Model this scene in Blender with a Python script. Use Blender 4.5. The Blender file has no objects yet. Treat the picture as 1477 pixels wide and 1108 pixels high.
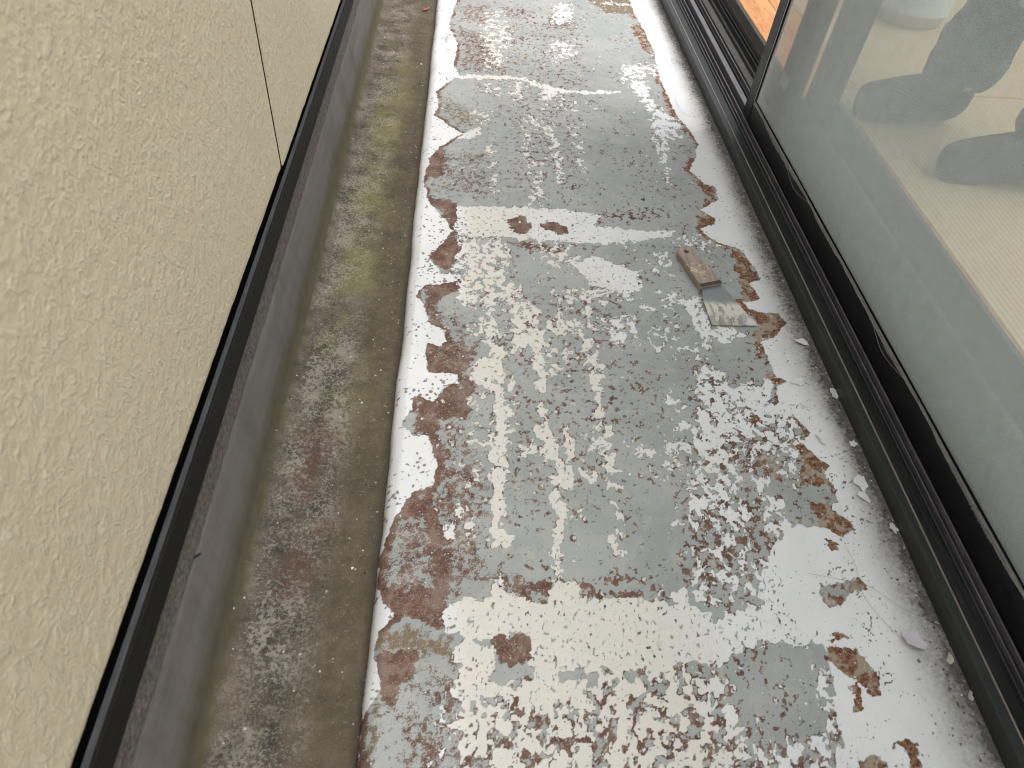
import bpy, bmesh, math, random
import numpy as np
from mathutils import Matrix, Vector
random.seed(7); RNG = np.random.default_rng(11)
scene = bpy.context.scene; COL = scene.collection

# ------------------------------------------------------------------ camera
cam_data = bpy.data.cameras.new('camera'); camera = bpy.data.objects.new('camera', cam_data); COL.objects.link(camera)
cam_data.sensor_width = 36.0; cam_data.lens = 24.844; cam_data.clip_start = 0.02; cam_data.clip_end = 400
camera.matrix_world = Matrix(((0.99654679, -0.02911042, -0.07776294, 0.0),
                              (-0.03052688, 0.74249243, -0.6691585, 0.0),
                              (0.07721788, 0.66922161, 0.7390398, 0.85), (0, 0, 0, 1)))
cam_data.dof.use_dof = True; cam_data.dof.focus_distance = 1.25; cam_data.dof.aperture_fstop = 7.0
scene.camera = camera

# ------------------------------------------------------------------ overcast daylight
SUN_ELEV, SUN_ROT = math.radians(66), math.radians(105)
world = bpy.data.worlds.new('World'); scene.world = world; world.use_nodes = True
wn, wl = world.node_tree.nodes, world.node_tree.links
sky = wn.new('ShaderNodeTexSky'); sky.sky_type = 'NISHITA'; sky.sun_disc = False
sky.sun_elevation = SUN_ELEV; sky.sun_rotation = SUN_ROT; sky.air_density = 1.0; sky.dust_density = 3.0
hsv = wn.new('ShaderNodeHueSaturation'); hsv.inputs['Saturation'].default_value = 0.14   # cloud cover whitens the sky
bg = wn['Background']; bg.inputs['Strength'].default_value = 0.15
wl.new(sky.outputs[0], hsv.inputs['Color']); wl.new(hsv.outputs[0], bg.inputs['Color'])
sun_data = bpy.data.lights.new('sun', 'SUN'); sun = bpy.data.objects.new('sun', sun_data); COL.objects.link(sun)
sun_data.energy = 1.2; sun_data.angle = math.radians(30); sun_data.color = (1.0, 0.96, 0.9)
d = Vector((math.sin(SUN_ROT) * math.cos(SUN_ELEV), math.cos(SUN_ROT) * math.cos(SUN_ELEV), math.sin(SUN_ELEV)))
sun.rotation_euler = d.to_track_quat('Z', 'Y').to_euler()
scene.view_settings.view_transform = 'Standard'; scene.view_settings.look = 'None'
scene.view_settings.gamma = 1.0; scene.view_settings.use_curve_mapping = False
scene.view_settings.exposure = 0.70
scene.cycles.use_denoising = True; scene.cycles.filter_width = 1.1; scene.cycles.max_bounces = 10; scene.cycles.transparent_max_bounces = 16

# ------------------------------------------------------------------ helpers
def link(o, parent=None):
    COL.objects.link(o)
    if parent is not None: o.parent = parent
    return o
def tag(o, label=None, cat=None, group=None, kind=None):
    if label: o['label'] = label
    if cat: o['category'] = cat
    if group: o['group'] = group
    if kind: o['kind'] = kind
    return o
def thing(name, label, cat, loc=(0, 0, 0), group=None):
    o = bpy.data.objects.new(name, None); o.empty_display_size = 0.05; o.location = loc; o['kind'] = 'thing'
    return tag(link(o), label, cat, group)
def mesh_obj(name, verts, faces, mat, parent=None, smooth=False, kind=None):
    me = bpy.data.meshes.new(name); me.from_pydata([tuple(v) for v in verts], [], [tuple(f) for f in faces]); me.update()
    if smooth: me.polygons.foreach_set('use_smooth', [True] * len(me.polygons))
    if mat: me.materials.append(mat)
    o = bpy.data.objects.new(name, me); link(o, parent)
    if kind: o['kind'] = kind
    if parent is not None: o.matrix_parent_inverse = Matrix.Translation(-parent.location) if parent.parent is None else o.matrix_parent_inverse
    return o
def bm_obj(name, bm, mat, parent=None, smooth=False, kind=None, bevel=0, seg=2):
    if bevel:
        bmesh.ops.bevel(bm, geom=list(bm.edges), offset=bevel, segments=seg, affect='EDGES', profile=0.5, clamp_overlap=True)
    bmesh.ops.recalc_face_normals(bm, faces=bm.faces)
    me = bpy.data.meshes.new(name); bm.to_mesh(me); bm.free()
    if smooth: me.polygons.foreach_set('use_smooth', [True] * len(me.polygons))
    if mat: me.materials.append(mat)
    o = bpy.data.objects.new(name, me); link(o, parent)
    if kind: o['kind'] = kind
    if parent is not None: o.matrix_parent_inverse = Matrix.Translation(-parent.location) if parent.parent is None else o.matrix_parent_inverse
    return o
def box(name, x0, x1, y0, y1, z0, z1, mat, parent=None, bevel=0.0015, kind=None):
    bm = bmesh.new(); bmesh.ops.create_cube(bm, size=1.0)
    for v in bm.verts:
        v.co = Vector(((x0 + x1) / 2 + v.co.x * (x1 - x0), (y0 + y1) / 2 + v.co.y * (y1 - y0), (z0 + z1) / 2 + v.co.z * (z1 - z0)))
    return bm_obj(name, bm, mat, parent, bevel=bevel, kind=kind)
def extrude(name, prof, y0, y1, mat, parent=None, n=1, closed=True, kind=None, smooth=False):
    """a cross-section (x, z) drawn out along the balcony"""
    ys = np.linspace(y0, y1, n + 1); m = len(prof); verts = []; faces = []
    for y in ys: verts += [(p[0], y, p[1]) for p in prof]
    for i in range(n):
        for j in range(m if closed else m - 1):
            a = i * m + j; b = i * m + (j + 1) % m
            faces.append((a, b, b + m, a + m))
    if closed: faces += [tuple(range(m))[::-1], tuple(range(n * m, n * m + m))]
    bm = bmesh.new(); bv = [bm.verts.new(v) for v in verts]
    for f in faces: bm.faces.new([bv[i] for i in f])
    return bm_obj(name, bm, mat, parent, kind=kind, smooth=smooth)

def lattice(ix, iy, seed):
    h = (ix.astype(np.int64) * 374761393 + iy.astype(np.int64) * 668265263 + seed * 1442695041) & 0xffffffff
    h = ((h ^ (h >> 13)) * 1274126177) & 0xffffffff
    return ((h ^ (h >> 16)) & 0xffff) / 65535.0
def vnoise(x, y, seed=0):
    ix = np.floor(x); iy = np.floor(y); fx = x - ix; fy = y - iy
    fx = fx * fx * (3 - 2 * fx); fy = fy * fy * (3 - 2 * fy)
    a = lattice(ix, iy, seed); b = lattice(ix + 1, iy, seed); c = lattice(ix, iy + 1, seed); e = lattice(ix + 1, iy + 1, seed)
    return a + (b - a) * fx + (c - a) * fy + (a - b - c + e) * fx * fy
def fbm(x, y, octs=4, seed=0):
    s = 0; amp = 0.5; tot = 0
    for o in range(octs):
        s = s + amp * vnoise(x * 2 ** o + 17.3 * o, y * 2 ** o - 9.1 * o, seed + o); tot += amp; amp *= 0.55
    return s / tot
def perlin(x, y, seed=0):
    ix = np.floor(x); iy = np.floor(y); fx = x - ix; fy = y - iy
    u = fx * fx * fx * (fx * (fx * 6 - 15) + 10); v = fy * fy * fy * (fy * (fy * 6 - 15) + 10)
    def gdot(a, b):
        t = lattice(ix + a, iy + b, seed) * 2 * np.pi; return np.cos(t) * (fx - a) + np.sin(t) * (fy - b)
    n0 = gdot(0, 0); n1 = gdot(1, 0); m0 = gdot(0, 1); m1 = gdot(1, 1)
    p = n0 + (n1 - n0) * u; q = m0 + (m1 - m0) * u; return p + (q - p) * v
def pfbm(x, y, octs=4, seed=0, gain=0.6):
    s = 0; amp = 1.0
    for o in range(octs):
        c, d_ = math.cos(0.6 * o), math.sin(0.6 * o); xx = x * c - y * d_; yy = x * d_ + y * c
        s = s + amp * perlin(xx * 2 ** o + 13.7 * o, yy * 2 ** o - 5.3 * o, seed + 7 * o); amp *= gain
    return s
def uni(f):
    """even out a noise field to 0..1 so that a density reads as a coverage"""
    z = (f - f.mean()) / (f.std() + 1e-9); return 1 / (1 + np.exp(-1.702 * z))
def worley(x, y, seed=0):
    """distance to the nearest cell point, and that cell's random number"""
    ix = np.floor(x); iy = np.floor(y); best = np.full(x.shape, 9.0); rnd = np.zeros(x.shape)
    for a in (-1, 0, 1):
        for b in (-1, 0, 1):
            cx, cy = ix + a, iy + b; px = cx + lattice(cx, cy, seed); py = cy + lattice(cx, cy, seed + 1)
            dd = np.hypot(x - px, y - py); m = dd < best; best = np.where(m, dd, best); rnd = np.where(m, lattice(cx, cy, seed + 2), rnd)
    return best, rnd
def sstep(a, b, t):
    t = np.clip((t - a) / (b - a), 0, 1); return t * t * (3 - 2 * t)
def seg_dist(X, Y, p, q):
    dx, dy = q[0] - p[0], q[1] - p[1]; L = dx * dx + dy * dy + 1e-12
    t = np.clip(((X - p[0]) * dx + (Y - p[1]) * dy) / L, 0, 1)
    return np.hypot(X - p[0] - t * dx, Y - p[1] - t * dy)
def line_dist(X, Y, pts):
    dd = np.full(X.shape, 9.0)
    for p, q in zip(pts[:-1], pts[1:]): dd = np.minimum(dd, seg_dist(X, Y, p, q))
    return dd
def poly_sd(X, Y, pts):
    """signed distance, positive inside"""
    ins = np.zeros(X.shape, bool); n = len(pts)
    for i in range(n):
        x1, y1 = pts[i]; x2, y2 = pts[(i + 1) % n]
        c = ((y1 > Y) != (y2 > Y)) & (X < (x2 - x1) * (Y - y1) / (y2 - y1 + 1e-15) + x1); ins ^= c
    dd = line_dist(X, Y, list(pts) + [pts[0]])
    return np.where(ins, dd, -dd)

# ------------------------------------------------------------------ node helpers
class NT:
    def __init__(s, name):
        s.m = bpy.data.materials.new(name); s.m.use_nodes = True; s.t = s.m.node_tree
        s.b = s.t.nodes['Principled BSDF']; s.out = s.t.nodes['Material Output']
        s.co = s.n('ShaderNodeTexCoord').outputs['Object']
    def n(s, typ, **kw):
        nd = s.t.nodes.new(typ)
        for k, v in kw.items(): setattr(nd, k, v)
        return nd
    def set(s, sock, v):
        if hasattr(v, 'is_output') or isinstance(v, bpy.types.NodeSocket): s.t.links.new(v, sock)
        elif isinstance(v, (tuple, list)): sock.default_value = tuple(v) + ((1,) if len(v) == 3 and sock.type == 'RGBA' else ())
        else: sock.default_value = v
    def math(s, op, a, b=0.0, c=0.0, clamp=False):
        nd = s.n('ShaderNodeMath', operation=op, use_clamp=clamp)
        for i, v in enumerate((a, b, c)): s.set(nd.inputs[i], v)
        return nd.outputs[0]
    def add(s, a, b): return s.math('ADD', a, b)
    def sub(s, a, b): return s.math('SUBTRACT', a, b)
    def mul(s, a, b): return s.math('MULTIPLY', a, b)
    def step(s, v, a, b, smooth=False):
        nd = s.n('ShaderNodeMapRange', clamp=True); nd.interpolation_type = 'SMOOTHSTEP' if smooth else 'LINEAR'
        s.set(nd.inputs[0], v); nd.inputs[1].default_value = a; nd.inputs[2].default_value = b
        return nd.outputs[0]
    def rng(s, v, a, b, c, d_):
        nd = s.n('ShaderNodeMapRange', clamp=True); s.set(nd.inputs[0], v)
        for i, q in enumerate((a, b, c, d_)): nd.inputs[i + 1].default_value = q
        return nd.outputs[0]
    def mix(s, f, a, b):
        nd = s.n('ShaderNodeMix', data_type='RGBA'); s.set(nd.inputs[0], f); s.set(nd.inputs[6], a); s.set(nd.inputs[7], b)
        return nd.outputs[2]
    def mixf(s, f, a, b):
        nd = s.n('ShaderNodeMix', data_type='FLOAT'); s.set(nd.inputs[0], f); s.set(nd.inputs[2], a); s.set(nd.inputs[3], b)
        return nd.outputs[0]
    def noise(s, scale, detail=4, rough=0.55, vec=None, dist=0.0, color=False):
        nd = s.n('ShaderNodeTexNoise'); s.set(nd.inputs['Vector'], s.co if vec is None else vec)
        nd.inputs['Scale'].default_value = scale; nd.inputs['Detail'].default_value = detail
        nd.inputs['Roughness'].default_value = rough; nd.inputs['Distortion'].default_value = dist
        return nd.outputs['Color' if color else 'Fac']
    def vor(s, scale, feature='F1', vec=None, out='Distance', rand=1.0):
        nd = s.n('ShaderNodeTexVoronoi', feature=feature); s.set(nd.inputs['Vector'], s.co if vec is None else vec)
        nd.inputs['Scale'].default_value = scale; nd.inputs['Randomness'].default_value = rand
        return nd.outputs[out]
    def scaled(s, sc, vec=None):
        nd = s.n('ShaderNodeVectorMath', operation='MULTIPLY'); s.set(nd.inputs[0], s.co if vec is None else vec); nd.inputs[1].default_value = sc
        return nd.outputs[0]
    def vadd(s, a, b):
        nd = s.n('ShaderNodeVectorMath', operation='ADD'); s.set(nd.inputs[0], a); s.set(nd.inputs[1], b); return nd.outputs[0]
    def warp(s, scale, amp, detail=3):
        c = s.noise(scale, detail, 0.6, color=True)
        a = s.n('ShaderNodeVectorMath', operation='SUBTRACT'); s.set(a.inputs[0], c); a.inputs[1].default_value = (0.5, 0.5, 0.5)
        b = s.n('ShaderNodeVectorMath', operation='SCALE'); s.set(b.inputs[0], a.outputs[0]); b.inputs['Scale'].default_value = amp
        return s.vadd(s.co, b.outputs[0])
    def attr(s, name): return s.n('ShaderNodeAttribute', attribute_name=name).outputs['Fac']
    def xyz(s):
        nd = s.n('ShaderNodeSeparateXYZ'); s.set(nd.inputs[0], s.co); return nd.outputs
    def bump(s, h, dist=1.0, strength=1.0):
        nd = s.n('ShaderNodeBump'); nd.inputs['Distance'].default_value = dist; nd.inputs['Strength'].default_value = strength
        s.set(nd.inputs['Height'], h); s.t.links.new(nd.outputs[0], s.b.inputs['Normal'])
    def fin(s, color, rough=0.6, metal=0.0, spec=None):
        s.set(s.b.inputs['Base Color'], color); s.set(s.b.inputs['Roughness'], rough); s.set(s.b.inputs['Metallic'], metal)
        if spec is not None: s.set(s.b.inputs['Specular IOR Level'], spec)
        return s.m

# ------------------------------------------------------------------ worn paint: where each coat survives (metres on the floor)
WHITE_GUTTER_SIDE = [(-0.035,2.396),(-0.056,2.202),(-0.026,2.065),(-0.034,1.926),(-0.018,1.874),(-0.076,1.771),(-0.065,1.709),(-0.073,1.648),(-0.043,1.607),(-0.003,1.565),(-0.056,1.502),(-0.075,1.443),(-0.086,1.354),(-0.072,1.284),(-0.047,1.236),(-0.016,1.181),(-0.038,1.134),(-0.061,1.095),(-0.036,1.041),(-0.02,1.048),(-0.004,1.022),(-0.065,1.009),(-0.079,0.975),(-0.062,0.957),(-0.051,0.909),(-0.028,0.893),(-0.017,0.864),(-0.031,0.852),(-0.051,0.858),(-0.053,0.833),(-0.045,0.786),(-0.022,0.791),(0.001,0.786),(0.002,0.768),(-0.021,0.756),(-0.032,0.731),(-0.04,0.726),(-0.065,0.743),(-0.069,0.711),(-0.082,0.682),(-0.063,0.658),(-0.04,0.659),(-0.025,0.604),(-0.029,0.577),(-0.031,0.568),(-0.059,0.557),(-0.078,0.52),(-0.088,0.487),(-0.096,0.462),(-0.095,0.425),(-0.085,0.391),(-0.067,0.381),(-0.069,0.374),(-0.086,0.361),(-0.09,0.333),(-0.081,0.312),(-0.076,0.288),(-0.085,0.273),(-0.097,0.258),(-0.101,0.239),(-0.094,0.207)]
WHITE_DOOR_SIDE = [(0.534,2.553),(0.533,2.403),(0.543,2.268),(0.55,2.137),(0.536,1.921),(0.544,1.707),(0.563,1.649),(0.571,1.579),(0.544,1.5),(0.524,1.455),(0.544,1.41),(0.571,1.387),(0.566,1.34),(0.517,1.293),(0.543,1.264),(0.535,1.244),(0.502,1.226),(0.511,1.202),(0.531,1.18),(0.575,1.158),(0.589,1.083),(0.59,1.066),(0.56,1.05),(0.573,1.006),(0.535,0.995),(0.538,0.976),(0.594,0.962),(0.6,0.936),(0.566,0.901),(0.541,0.886),(0.541,0.85),(0.54,0.802),(0.56,0.796),(0.538,0.781),(0.528,0.739),(0.545,0.718),(0.567,0.684),(0.542,0.662),(0.557,0.641),(0.577,0.617),(0.562,0.606),(0.569,0.571),(0.563,0.534),(0.574,0.51),(0.551,0.494),(0.54,0.507),(0.492,0.517),(0.464,0.494),(0.446,0.467),(0.443,0.406),(0.443,0.359),(0.473,0.341),(0.466,0.282),(0.458,0.235),(0.454,0.2)]
WEAR = [
 ('c',0.45,0,[(0.057,2.322),(0.103,2.33),(0.127,2.137),(0.106,1.935),(0.054,1.928),(0.045,2.123)]),
 ('c',0.9,0.0086,[(-0.021,1.861),(0.054,1.871),(0.155,1.874),(0.203,1.837),(0.252,1.811),(0.328,1.821),(0.405,1.831)]),
 ('c',0.8,0,[(0.199,1.847),(0.262,1.823),(0.223,1.766),(0.198,1.752)]),
 ('c',0.62,0,[(0.275,2.423),(0.331,2.433),(0.323,2.28),(0.257,2.255)]),
 ('c',0.5,0,[(0.248,2.13),(0.316,2.141),(0.3,2.023),(0.244,1.991)]),
 ('c',0.4,0,[(0.054,1.828),(0.098,1.812),(0.087,1.759),(0.053,1.775)]),
 ('c',0.5,0,[(0.124,1.848),(0.154,1.852),(0.145,1.746),(0.121,1.763)]),
 ('c',0.58,0,[(0.432,1.994),(0.539,2.022),(0.527,1.949),(0.429,1.901)]),
 ('c',0.74,0,[(0.429,1.901),(0.494,1.91),(0.496,1.77),(0.542,1.695),(0.529,1.601),(0.462,1.594),(0.476,1.707),(0.455,1.827)]),
 ('c',0.42,0,[(0.141,1.667),(0.221,1.657),(0.206,1.582),(0.139,1.601)]),
 ('c',0.4,0,[(0.253,1.651),(0.3,1.648),(0.262,1.588)]),
 ('c',0.25,0,[(0.19,1.772),(0.298,1.775),(0.342,1.73),(0.195,1.692)]),
 ('c',0.5,0,[(0.03,1.682),(0.062,1.676),(0.057,1.629),(0.034,1.617)]),
 ('c',0.9,0,[(-0.01,1.542),(0.007,1.586),(0.039,1.608),(0.03,1.547)]),
 ('c',0.68,0,[(0.468,1.663),(0.502,1.667),(0.476,1.462),(0.466,1.379),(0.462,1.442),(0.463,1.537)]),
 ('c',0.42,0.0122,[(0.15,1.626),(0.149,1.495),(0.155,1.403),(0.162,1.352),(0.154,1.285)]),
 ('c',0.35,0.0076,[(0.185,1.63),(0.184,1.479),(0.163,1.378)]),
 ('c',0.6,0.0087,[(0.208,1.622),(0.216,1.502),(0.214,1.382)]),
 ('c',0.38,0.011,[(0.266,1.607),(0.269,1.423)]),
 ('c',0.42,0.0067,[(0.062,1.524),(0.066,1.403),(0.069,1.327)]),
 ('c',1,0,[(-0.006,1.268),(0.053,1.272),(0.158,1.273),(0.249,1.269),(0.285,1.256),(0.281,1.218),(0.352,1.208),(0.44,1.215),(0.435,1.185),(0.393,1.178),(0.324,1.166),(0.287,1.156),(0.169,1.161),(0.06,1.164),(-0.004,1.166),(-0.011,1.195)]),
 ('n',1,0,[(0.097,1.222),(0.115,1.241),(0.133,1.229),(0.145,1.207),(0.126,1.183),(0.105,1.189)]),
 ('n',1,0,[(0.159,1.214),(0.186,1.222),(0.216,1.205),(0.213,1.186),(0.184,1.195)]),
 ('B',1,0,[(0.095,1.226),(0.115,1.244),(0.134,1.23),(0.147,1.207),(0.126,1.181),(0.105,1.188)]),
 ('B',1,0,[(0.157,1.216),(0.186,1.224),(0.219,1.207),(0.214,1.184),(0.184,1.192)]),
 ('c',0.63,0,[(-0.004,1.166),(0.09,1.152),(0.097,1.084),(0.088,1.044),(0.119,1.009),(0.109,0.963),(-0,0.957),(-0.01,1.038),(-0.007,1.104)]),
 ('c',1,0,[(0.223,1.086),(0.261,1.122),(0.293,1.097),(0.345,1.074),(0.342,1.022),(0.315,1.008),(0.243,1.029)]),
 ('c',0.45,0,[(0.151,1.157),(0.22,1.147),(0.233,1.093),(0.205,1.065),(0.156,1.088)]),
 ('c',0.48,0,[(0.175,1),(0.242,1.023),(0.34,1.01),(0.338,0.997),(0.197,0.968)]),
 ('c',0.6,0,[(0.378,1.117),(0.412,1.133),(0.422,1.093),(0.381,1.083)]),
 ('c',0.6,0,[(0.377,1.012),(0.406,1.008),(0.442,0.982),(0.392,0.979)]),
 ('c',0.5,0,[(0.435,1.185),(0.484,1.203),(0.527,1.17),(0.478,1.152)]),
 ('c',0.6,0,[(0.044,0.969),(0.069,0.983),(0.062,0.938),(0.083,0.9),(0.049,0.868),(0.025,0.901),(0.044,0.929)]),
 ('c',0.7,0,[(0.096,0.984),(0.129,0.978),(0.143,0.934),(0.149,0.899),(0.149,0.848),(0.118,0.846),(0.082,0.837),(0.094,0.9),(0.086,0.927)]),
 ('c',0.76,0,[(0.151,0.931),(0.175,0.924),(0.222,0.934),(0.22,0.911),(0.175,0.889),(0.146,0.895)]),
 ('c',0.72,0.0056,[(0.187,1.006),(0.189,0.965),(0.178,0.932)]),
 ('c',0.9,0.0076,[(0.133,0.899),(0.133,0.847),(0.138,0.805),(0.138,0.761)]),
 ('c',0.8,0,[(0.139,0.822),(0.177,0.813),(0.173,0.803),(0.148,0.798)]),
 ('c',0.5,0,[(0.152,0.859),(0.193,0.85),(0.19,0.821),(0.167,0.82)]),
 ('c',0.82,0,[(0.016,0.8),(0.033,0.828),(0.056,0.829),(0.071,0.837),(0.075,0.789),(0.055,0.771),(0.038,0.761),(0.021,0.773)]),
 ('c',0.82,0.0108,[(0.049,0.861),(0.066,0.837),(0.07,0.782)]),
 ('c',0.95,0.0111,[(0.065,0.758),(0.071,0.727),(0.071,0.687),(0.07,0.652),(0.067,0.622)]),
 ('c',0.75,0.0033,[(0.09,0.776),(0.091,0.724),(0.087,0.682)]),
 ('c',0.75,0.0029,[(0.055,0.758),(0.036,0.735),(0.026,0.716)]),
 ('c',0.8,0.0028,[(0.029,0.701),(0.036,0.686)]),
 ('c',0.58,0,[(0.034,0.654),(0.047,0.672),(0.086,0.658),(0.099,0.636),(0.054,0.626)]),
 ('c',0.85,0.0059,[(0.134,0.723),(0.142,0.698),(0.14,0.674)]),
 ('c',0.82,0,[(0.122,0.683),(0.139,0.686),(0.153,0.663),(0.141,0.651),(0.128,0.659)]),
 ('c',0.82,0.0073,[(0.139,0.66),(0.14,0.637),(0.144,0.624)]),
 ('c',0.75,0.0056,[(0.171,0.675),(0.174,0.655),(0.166,0.624)]),
 ('c',0.75,0.0033,[(0.18,0.652),(0.198,0.664),(0.215,0.674)]),
 ('c',0.75,0.0093,[(0.218,0.891),(0.23,0.851),(0.229,0.823),(0.236,0.795)]),
 ('c',0.9,0.0061,[(0.233,0.792),(0.23,0.755),(0.228,0.723),(0.231,0.708)]),
 ('c',0.8,0.0059,[(0.229,0.689),(0.231,0.668)]),
 ('c',0.78,0,[(0.202,0.642),(0.217,0.668),(0.231,0.668),(0.237,0.64)]),
 ('c',0.75,0.0044,[(0.234,0.967),(0.234,0.919),(0.24,0.904)]),
 ('c',0.62,0,[(0.258,0.933),(0.315,0.946),(0.317,0.892),(0.289,0.863),(0.262,0.88)]),
 ('c',0.4,0,[(0.333,0.973),(0.358,0.974),(0.356,0.944),(0.339,0.948)]),
 ('c',0.43,0,[(0.367,0.944),(0.396,0.931),(0.391,0.906),(0.343,0.866),(0.328,0.874)]),
 ('c',0.75,0,[(0.401,0.998),(0.457,1.006),(0.463,0.934),(0.514,0.912),(0.471,0.881),(0.429,0.874),(0.426,0.927)]),
 ('c',0.5,0,[(0.373,0.867),(0.427,0.865),(0.425,0.842),(0.373,0.849)]),
 ('c',0.67,0,[(0.397,0.801),(0.433,0.833),(0.463,0.791),(0.534,0.789),(0.519,0.759),(0.554,0.724),(0.539,0.665),(0.516,0.65),(0.461,0.671),(0.423,0.651),(0.368,0.646),(0.357,0.682),(0.398,0.73),(0.393,0.767)]),
 ('c',0.9,0,[(0.48,0.783),(0.533,0.785),(0.5,0.726),(0.478,0.725),(0.467,0.757)]),
 ('c',0.9,0,[(0.383,0.706),(0.428,0.689),(0.423,0.655),(0.379,0.643)]),
 ('c',0.56,0,[(0.367,0.642),(0.426,0.64),(0.417,0.58),(0.354,0.579)]),
 ('c',0.5,0,[(0.328,0.689),(0.363,0.683),(0.362,0.646),(0.342,0.603),(0.312,0.596)]),
 ('c',0.62,0,[(0.258,0.661),(0.314,0.645),(0.302,0.623),(0.269,0.636)]),
 ('c',0.8,0.0044,[(0.347,0.745),(0.358,0.733),(0.36,0.713)]),
 ('c',0.4,0,[(0.437,0.662),(0.533,0.658),(0.51,0.582),(0.446,0.581)]),
 ('c',0.75,0.006,[(0.53,0.658),(0.521,0.622),(0.51,0.582)]),
 ('c',0.9,0.0085,[(0.061,0.647),(0.066,0.595),(0.065,0.557),(0.064,0.524),(0.059,0.502),(0.07,0.479)]),
 ('c',0.82,0.0034,[(0.034,0.615),(0.024,0.574)]),
 ('c',0.9,0,[(-0.012,0.499),(0.004,0.512),(-0.005,0.483)]),
 ('c',0.5,0.0058,[(0.01,0.534),(0.02,0.518),(0.029,0.497)]),
 ('c',0.95,0.0074,[(0.141,0.646),(0.154,0.609),(0.151,0.57),(0.147,0.522),(0.143,0.472),(0.138,0.433),(0.14,0.423)]),
 ('c',0.68,0,[(0.108,0.649),(0.144,0.65),(0.145,0.624),(0.117,0.621)]),
 ('c',0.82,0.0068,[(0.175,0.651),(0.171,0.598),(0.161,0.571)]),
 ('c',0.6,0,[(0.182,0.61),(0.206,0.601),(0.195,0.586)]),
 ('c',0.72,0.0068,[(0.233,0.63),(0.228,0.575)]),
 ('c',0.5,0,[(0.155,0.534),(0.172,0.534),(0.171,0.52),(0.154,0.52)]),
 ('c',0.85,0,[(0.201,0.651),(0.238,0.652),(0.236,0.639),(0.2,0.638)]),
 ('c',0.5,0.0065,[(0.233,0.532),(0.229,0.505),(0.227,0.458)]),
 ('c',0.95,0,[(0.056,0.43),(0.067,0.43),(0.062,0.411)]),
 ('c',0.97,0,[(-0.007,0.379),(-0.001,0.394),(0.054,0.399),(0.059,0.412),(0.078,0.41),(0.107,0.395),(0.126,0.395),(0.128,0.423),(0.158,0.423),(0.165,0.4),(0.224,0.403),(0.253,0.398),(0.24,0.314),(0.17,0.307),(0.102,0.307),(0.093,0.316),(0.106,0.344),(0.093,0.348),(0.077,0.357),(0.049,0.348),(0.017,0.348),(-0.002,0.351)]),
 ('c',0.95,0,[(0.005,0.339),(0.044,0.344),(0.058,0.339),(0.053,0.316),(0.048,0.299),(0.092,0.284),(0.096,0.273),(0.074,0.273),(0.035,0.271),(0.009,0.27),(0.004,0.286),(0.011,0.308)]),
 ('c',0.88,0,[(0.098,0.307),(0.131,0.303),(0.141,0.29),(0.128,0.261),(0.1,0.261),(0.096,0.281)]),
 ('c',0.57,0,[(0.001,0.27),(0.039,0.274),(0.095,0.261),(0.21,0.307),(0.193,0.179),(-0.003,0.182),(0.006,0.226)]),
 ('c',0.88,0.0078,[(0.02,0.265),(0.022,0.249),(0.023,0.232)]),
 ('c',0.88,0.0057,[(0.045,0.271),(0.044,0.251),(0.043,0.231)]),
 ('c',0.93,0,[(0.204,0.391),(0.234,0.403),(0.318,0.392),(0.336,0.371),(0.374,0.389),(0.491,0.407),(0.511,0.381),(0.475,0.343),(0.445,0.338),(0.392,0.346),(0.348,0.33),(0.328,0.311),(0.275,0.317),(0.193,0.301)]),
 ('c',0.57,0,[(0.193,0.301),(0.274,0.311),(0.332,0.306),(0.329,0.252),(0.341,0.217),(0.32,0.172),(0.177,0.174)]),
 ('n',0.9,0,[(0.343,0.306),(0.383,0.335),(0.406,0.338),(0.404,0.311),(0.459,0.311),(0.453,0.261),(0.427,0.232),(0.404,0.223),(0.343,0.224),(0.332,0.252)]),
 ('c',0.62,0,[(0.455,0.316),(0.483,0.316),(0.463,0.26),(0.443,0.248)]),
 ('c',0.36,0,[(0.343,0.224),(0.438,0.232),(0.426,0.171),(0.329,0.172)]),
 ('c',0.53,0,[(0.372,0.656),(0.429,0.658),(0.417,0.566),(0.427,0.52),(0.361,0.508),(0.323,0.522),(0.344,0.573)]),
 ('c',0.85,0.0045,[(0.417,0.644),(0.419,0.607),(0.415,0.569)]),
 ('c',0.7,0,[(0.412,0.565),(0.427,0.559),(0.422,0.52),(0.386,0.526)]),
 ('c',0.75,0.0095,[(0.452,0.582),(0.461,0.548),(0.458,0.509),(0.476,0.51)]),
 ('c',0.36,0,[(0.325,0.533),(0.422,0.52),(0.429,0.472),(0.351,0.461)]),
 ('c',0.46,0,[(0.325,0.455),(0.423,0.451),(0.396,0.404),(0.325,0.411)]),
 ('c',0.72,0,[(0.278,0.411),(0.341,0.414),(0.346,0.394),(0.275,0.394)]),
 ('c',0.97,0,[(0.45,0.489),(0.495,0.519),(0.538,0.496),(0.568,0.485),(0.548,0.368),(0.41,0.368),(0.413,0.43)]),
 ('h',1,0,[(0.497,0.428),(0.553,0.431),(0.559,0.421),(0.544,0.408),(0.529,0.408),(0.517,0.4),(0.51,0.388),(0.493,0.383),(0.49,0.4)]),
 ('r',0.35,0,[(0.497,0.428),(0.553,0.431),(0.559,0.421),(0.544,0.408),(0.529,0.408),(0.517,0.4),(0.51,0.388),(0.493,0.383),(0.49,0.4)]),
 ('h',1,0,[(0.468,0.33),(0.485,0.338),(0.509,0.335),(0.516,0.316),(0.527,0.3),(0.523,0.282),(0.512,0.275),(0.498,0.29),(0.479,0.314)]),
 ('r',0.95,0,[(0.468,0.33),(0.485,0.338),(0.509,0.335),(0.516,0.316),(0.527,0.3),(0.523,0.282),(0.512,0.275),(0.498,0.29),(0.479,0.314)]),
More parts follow.
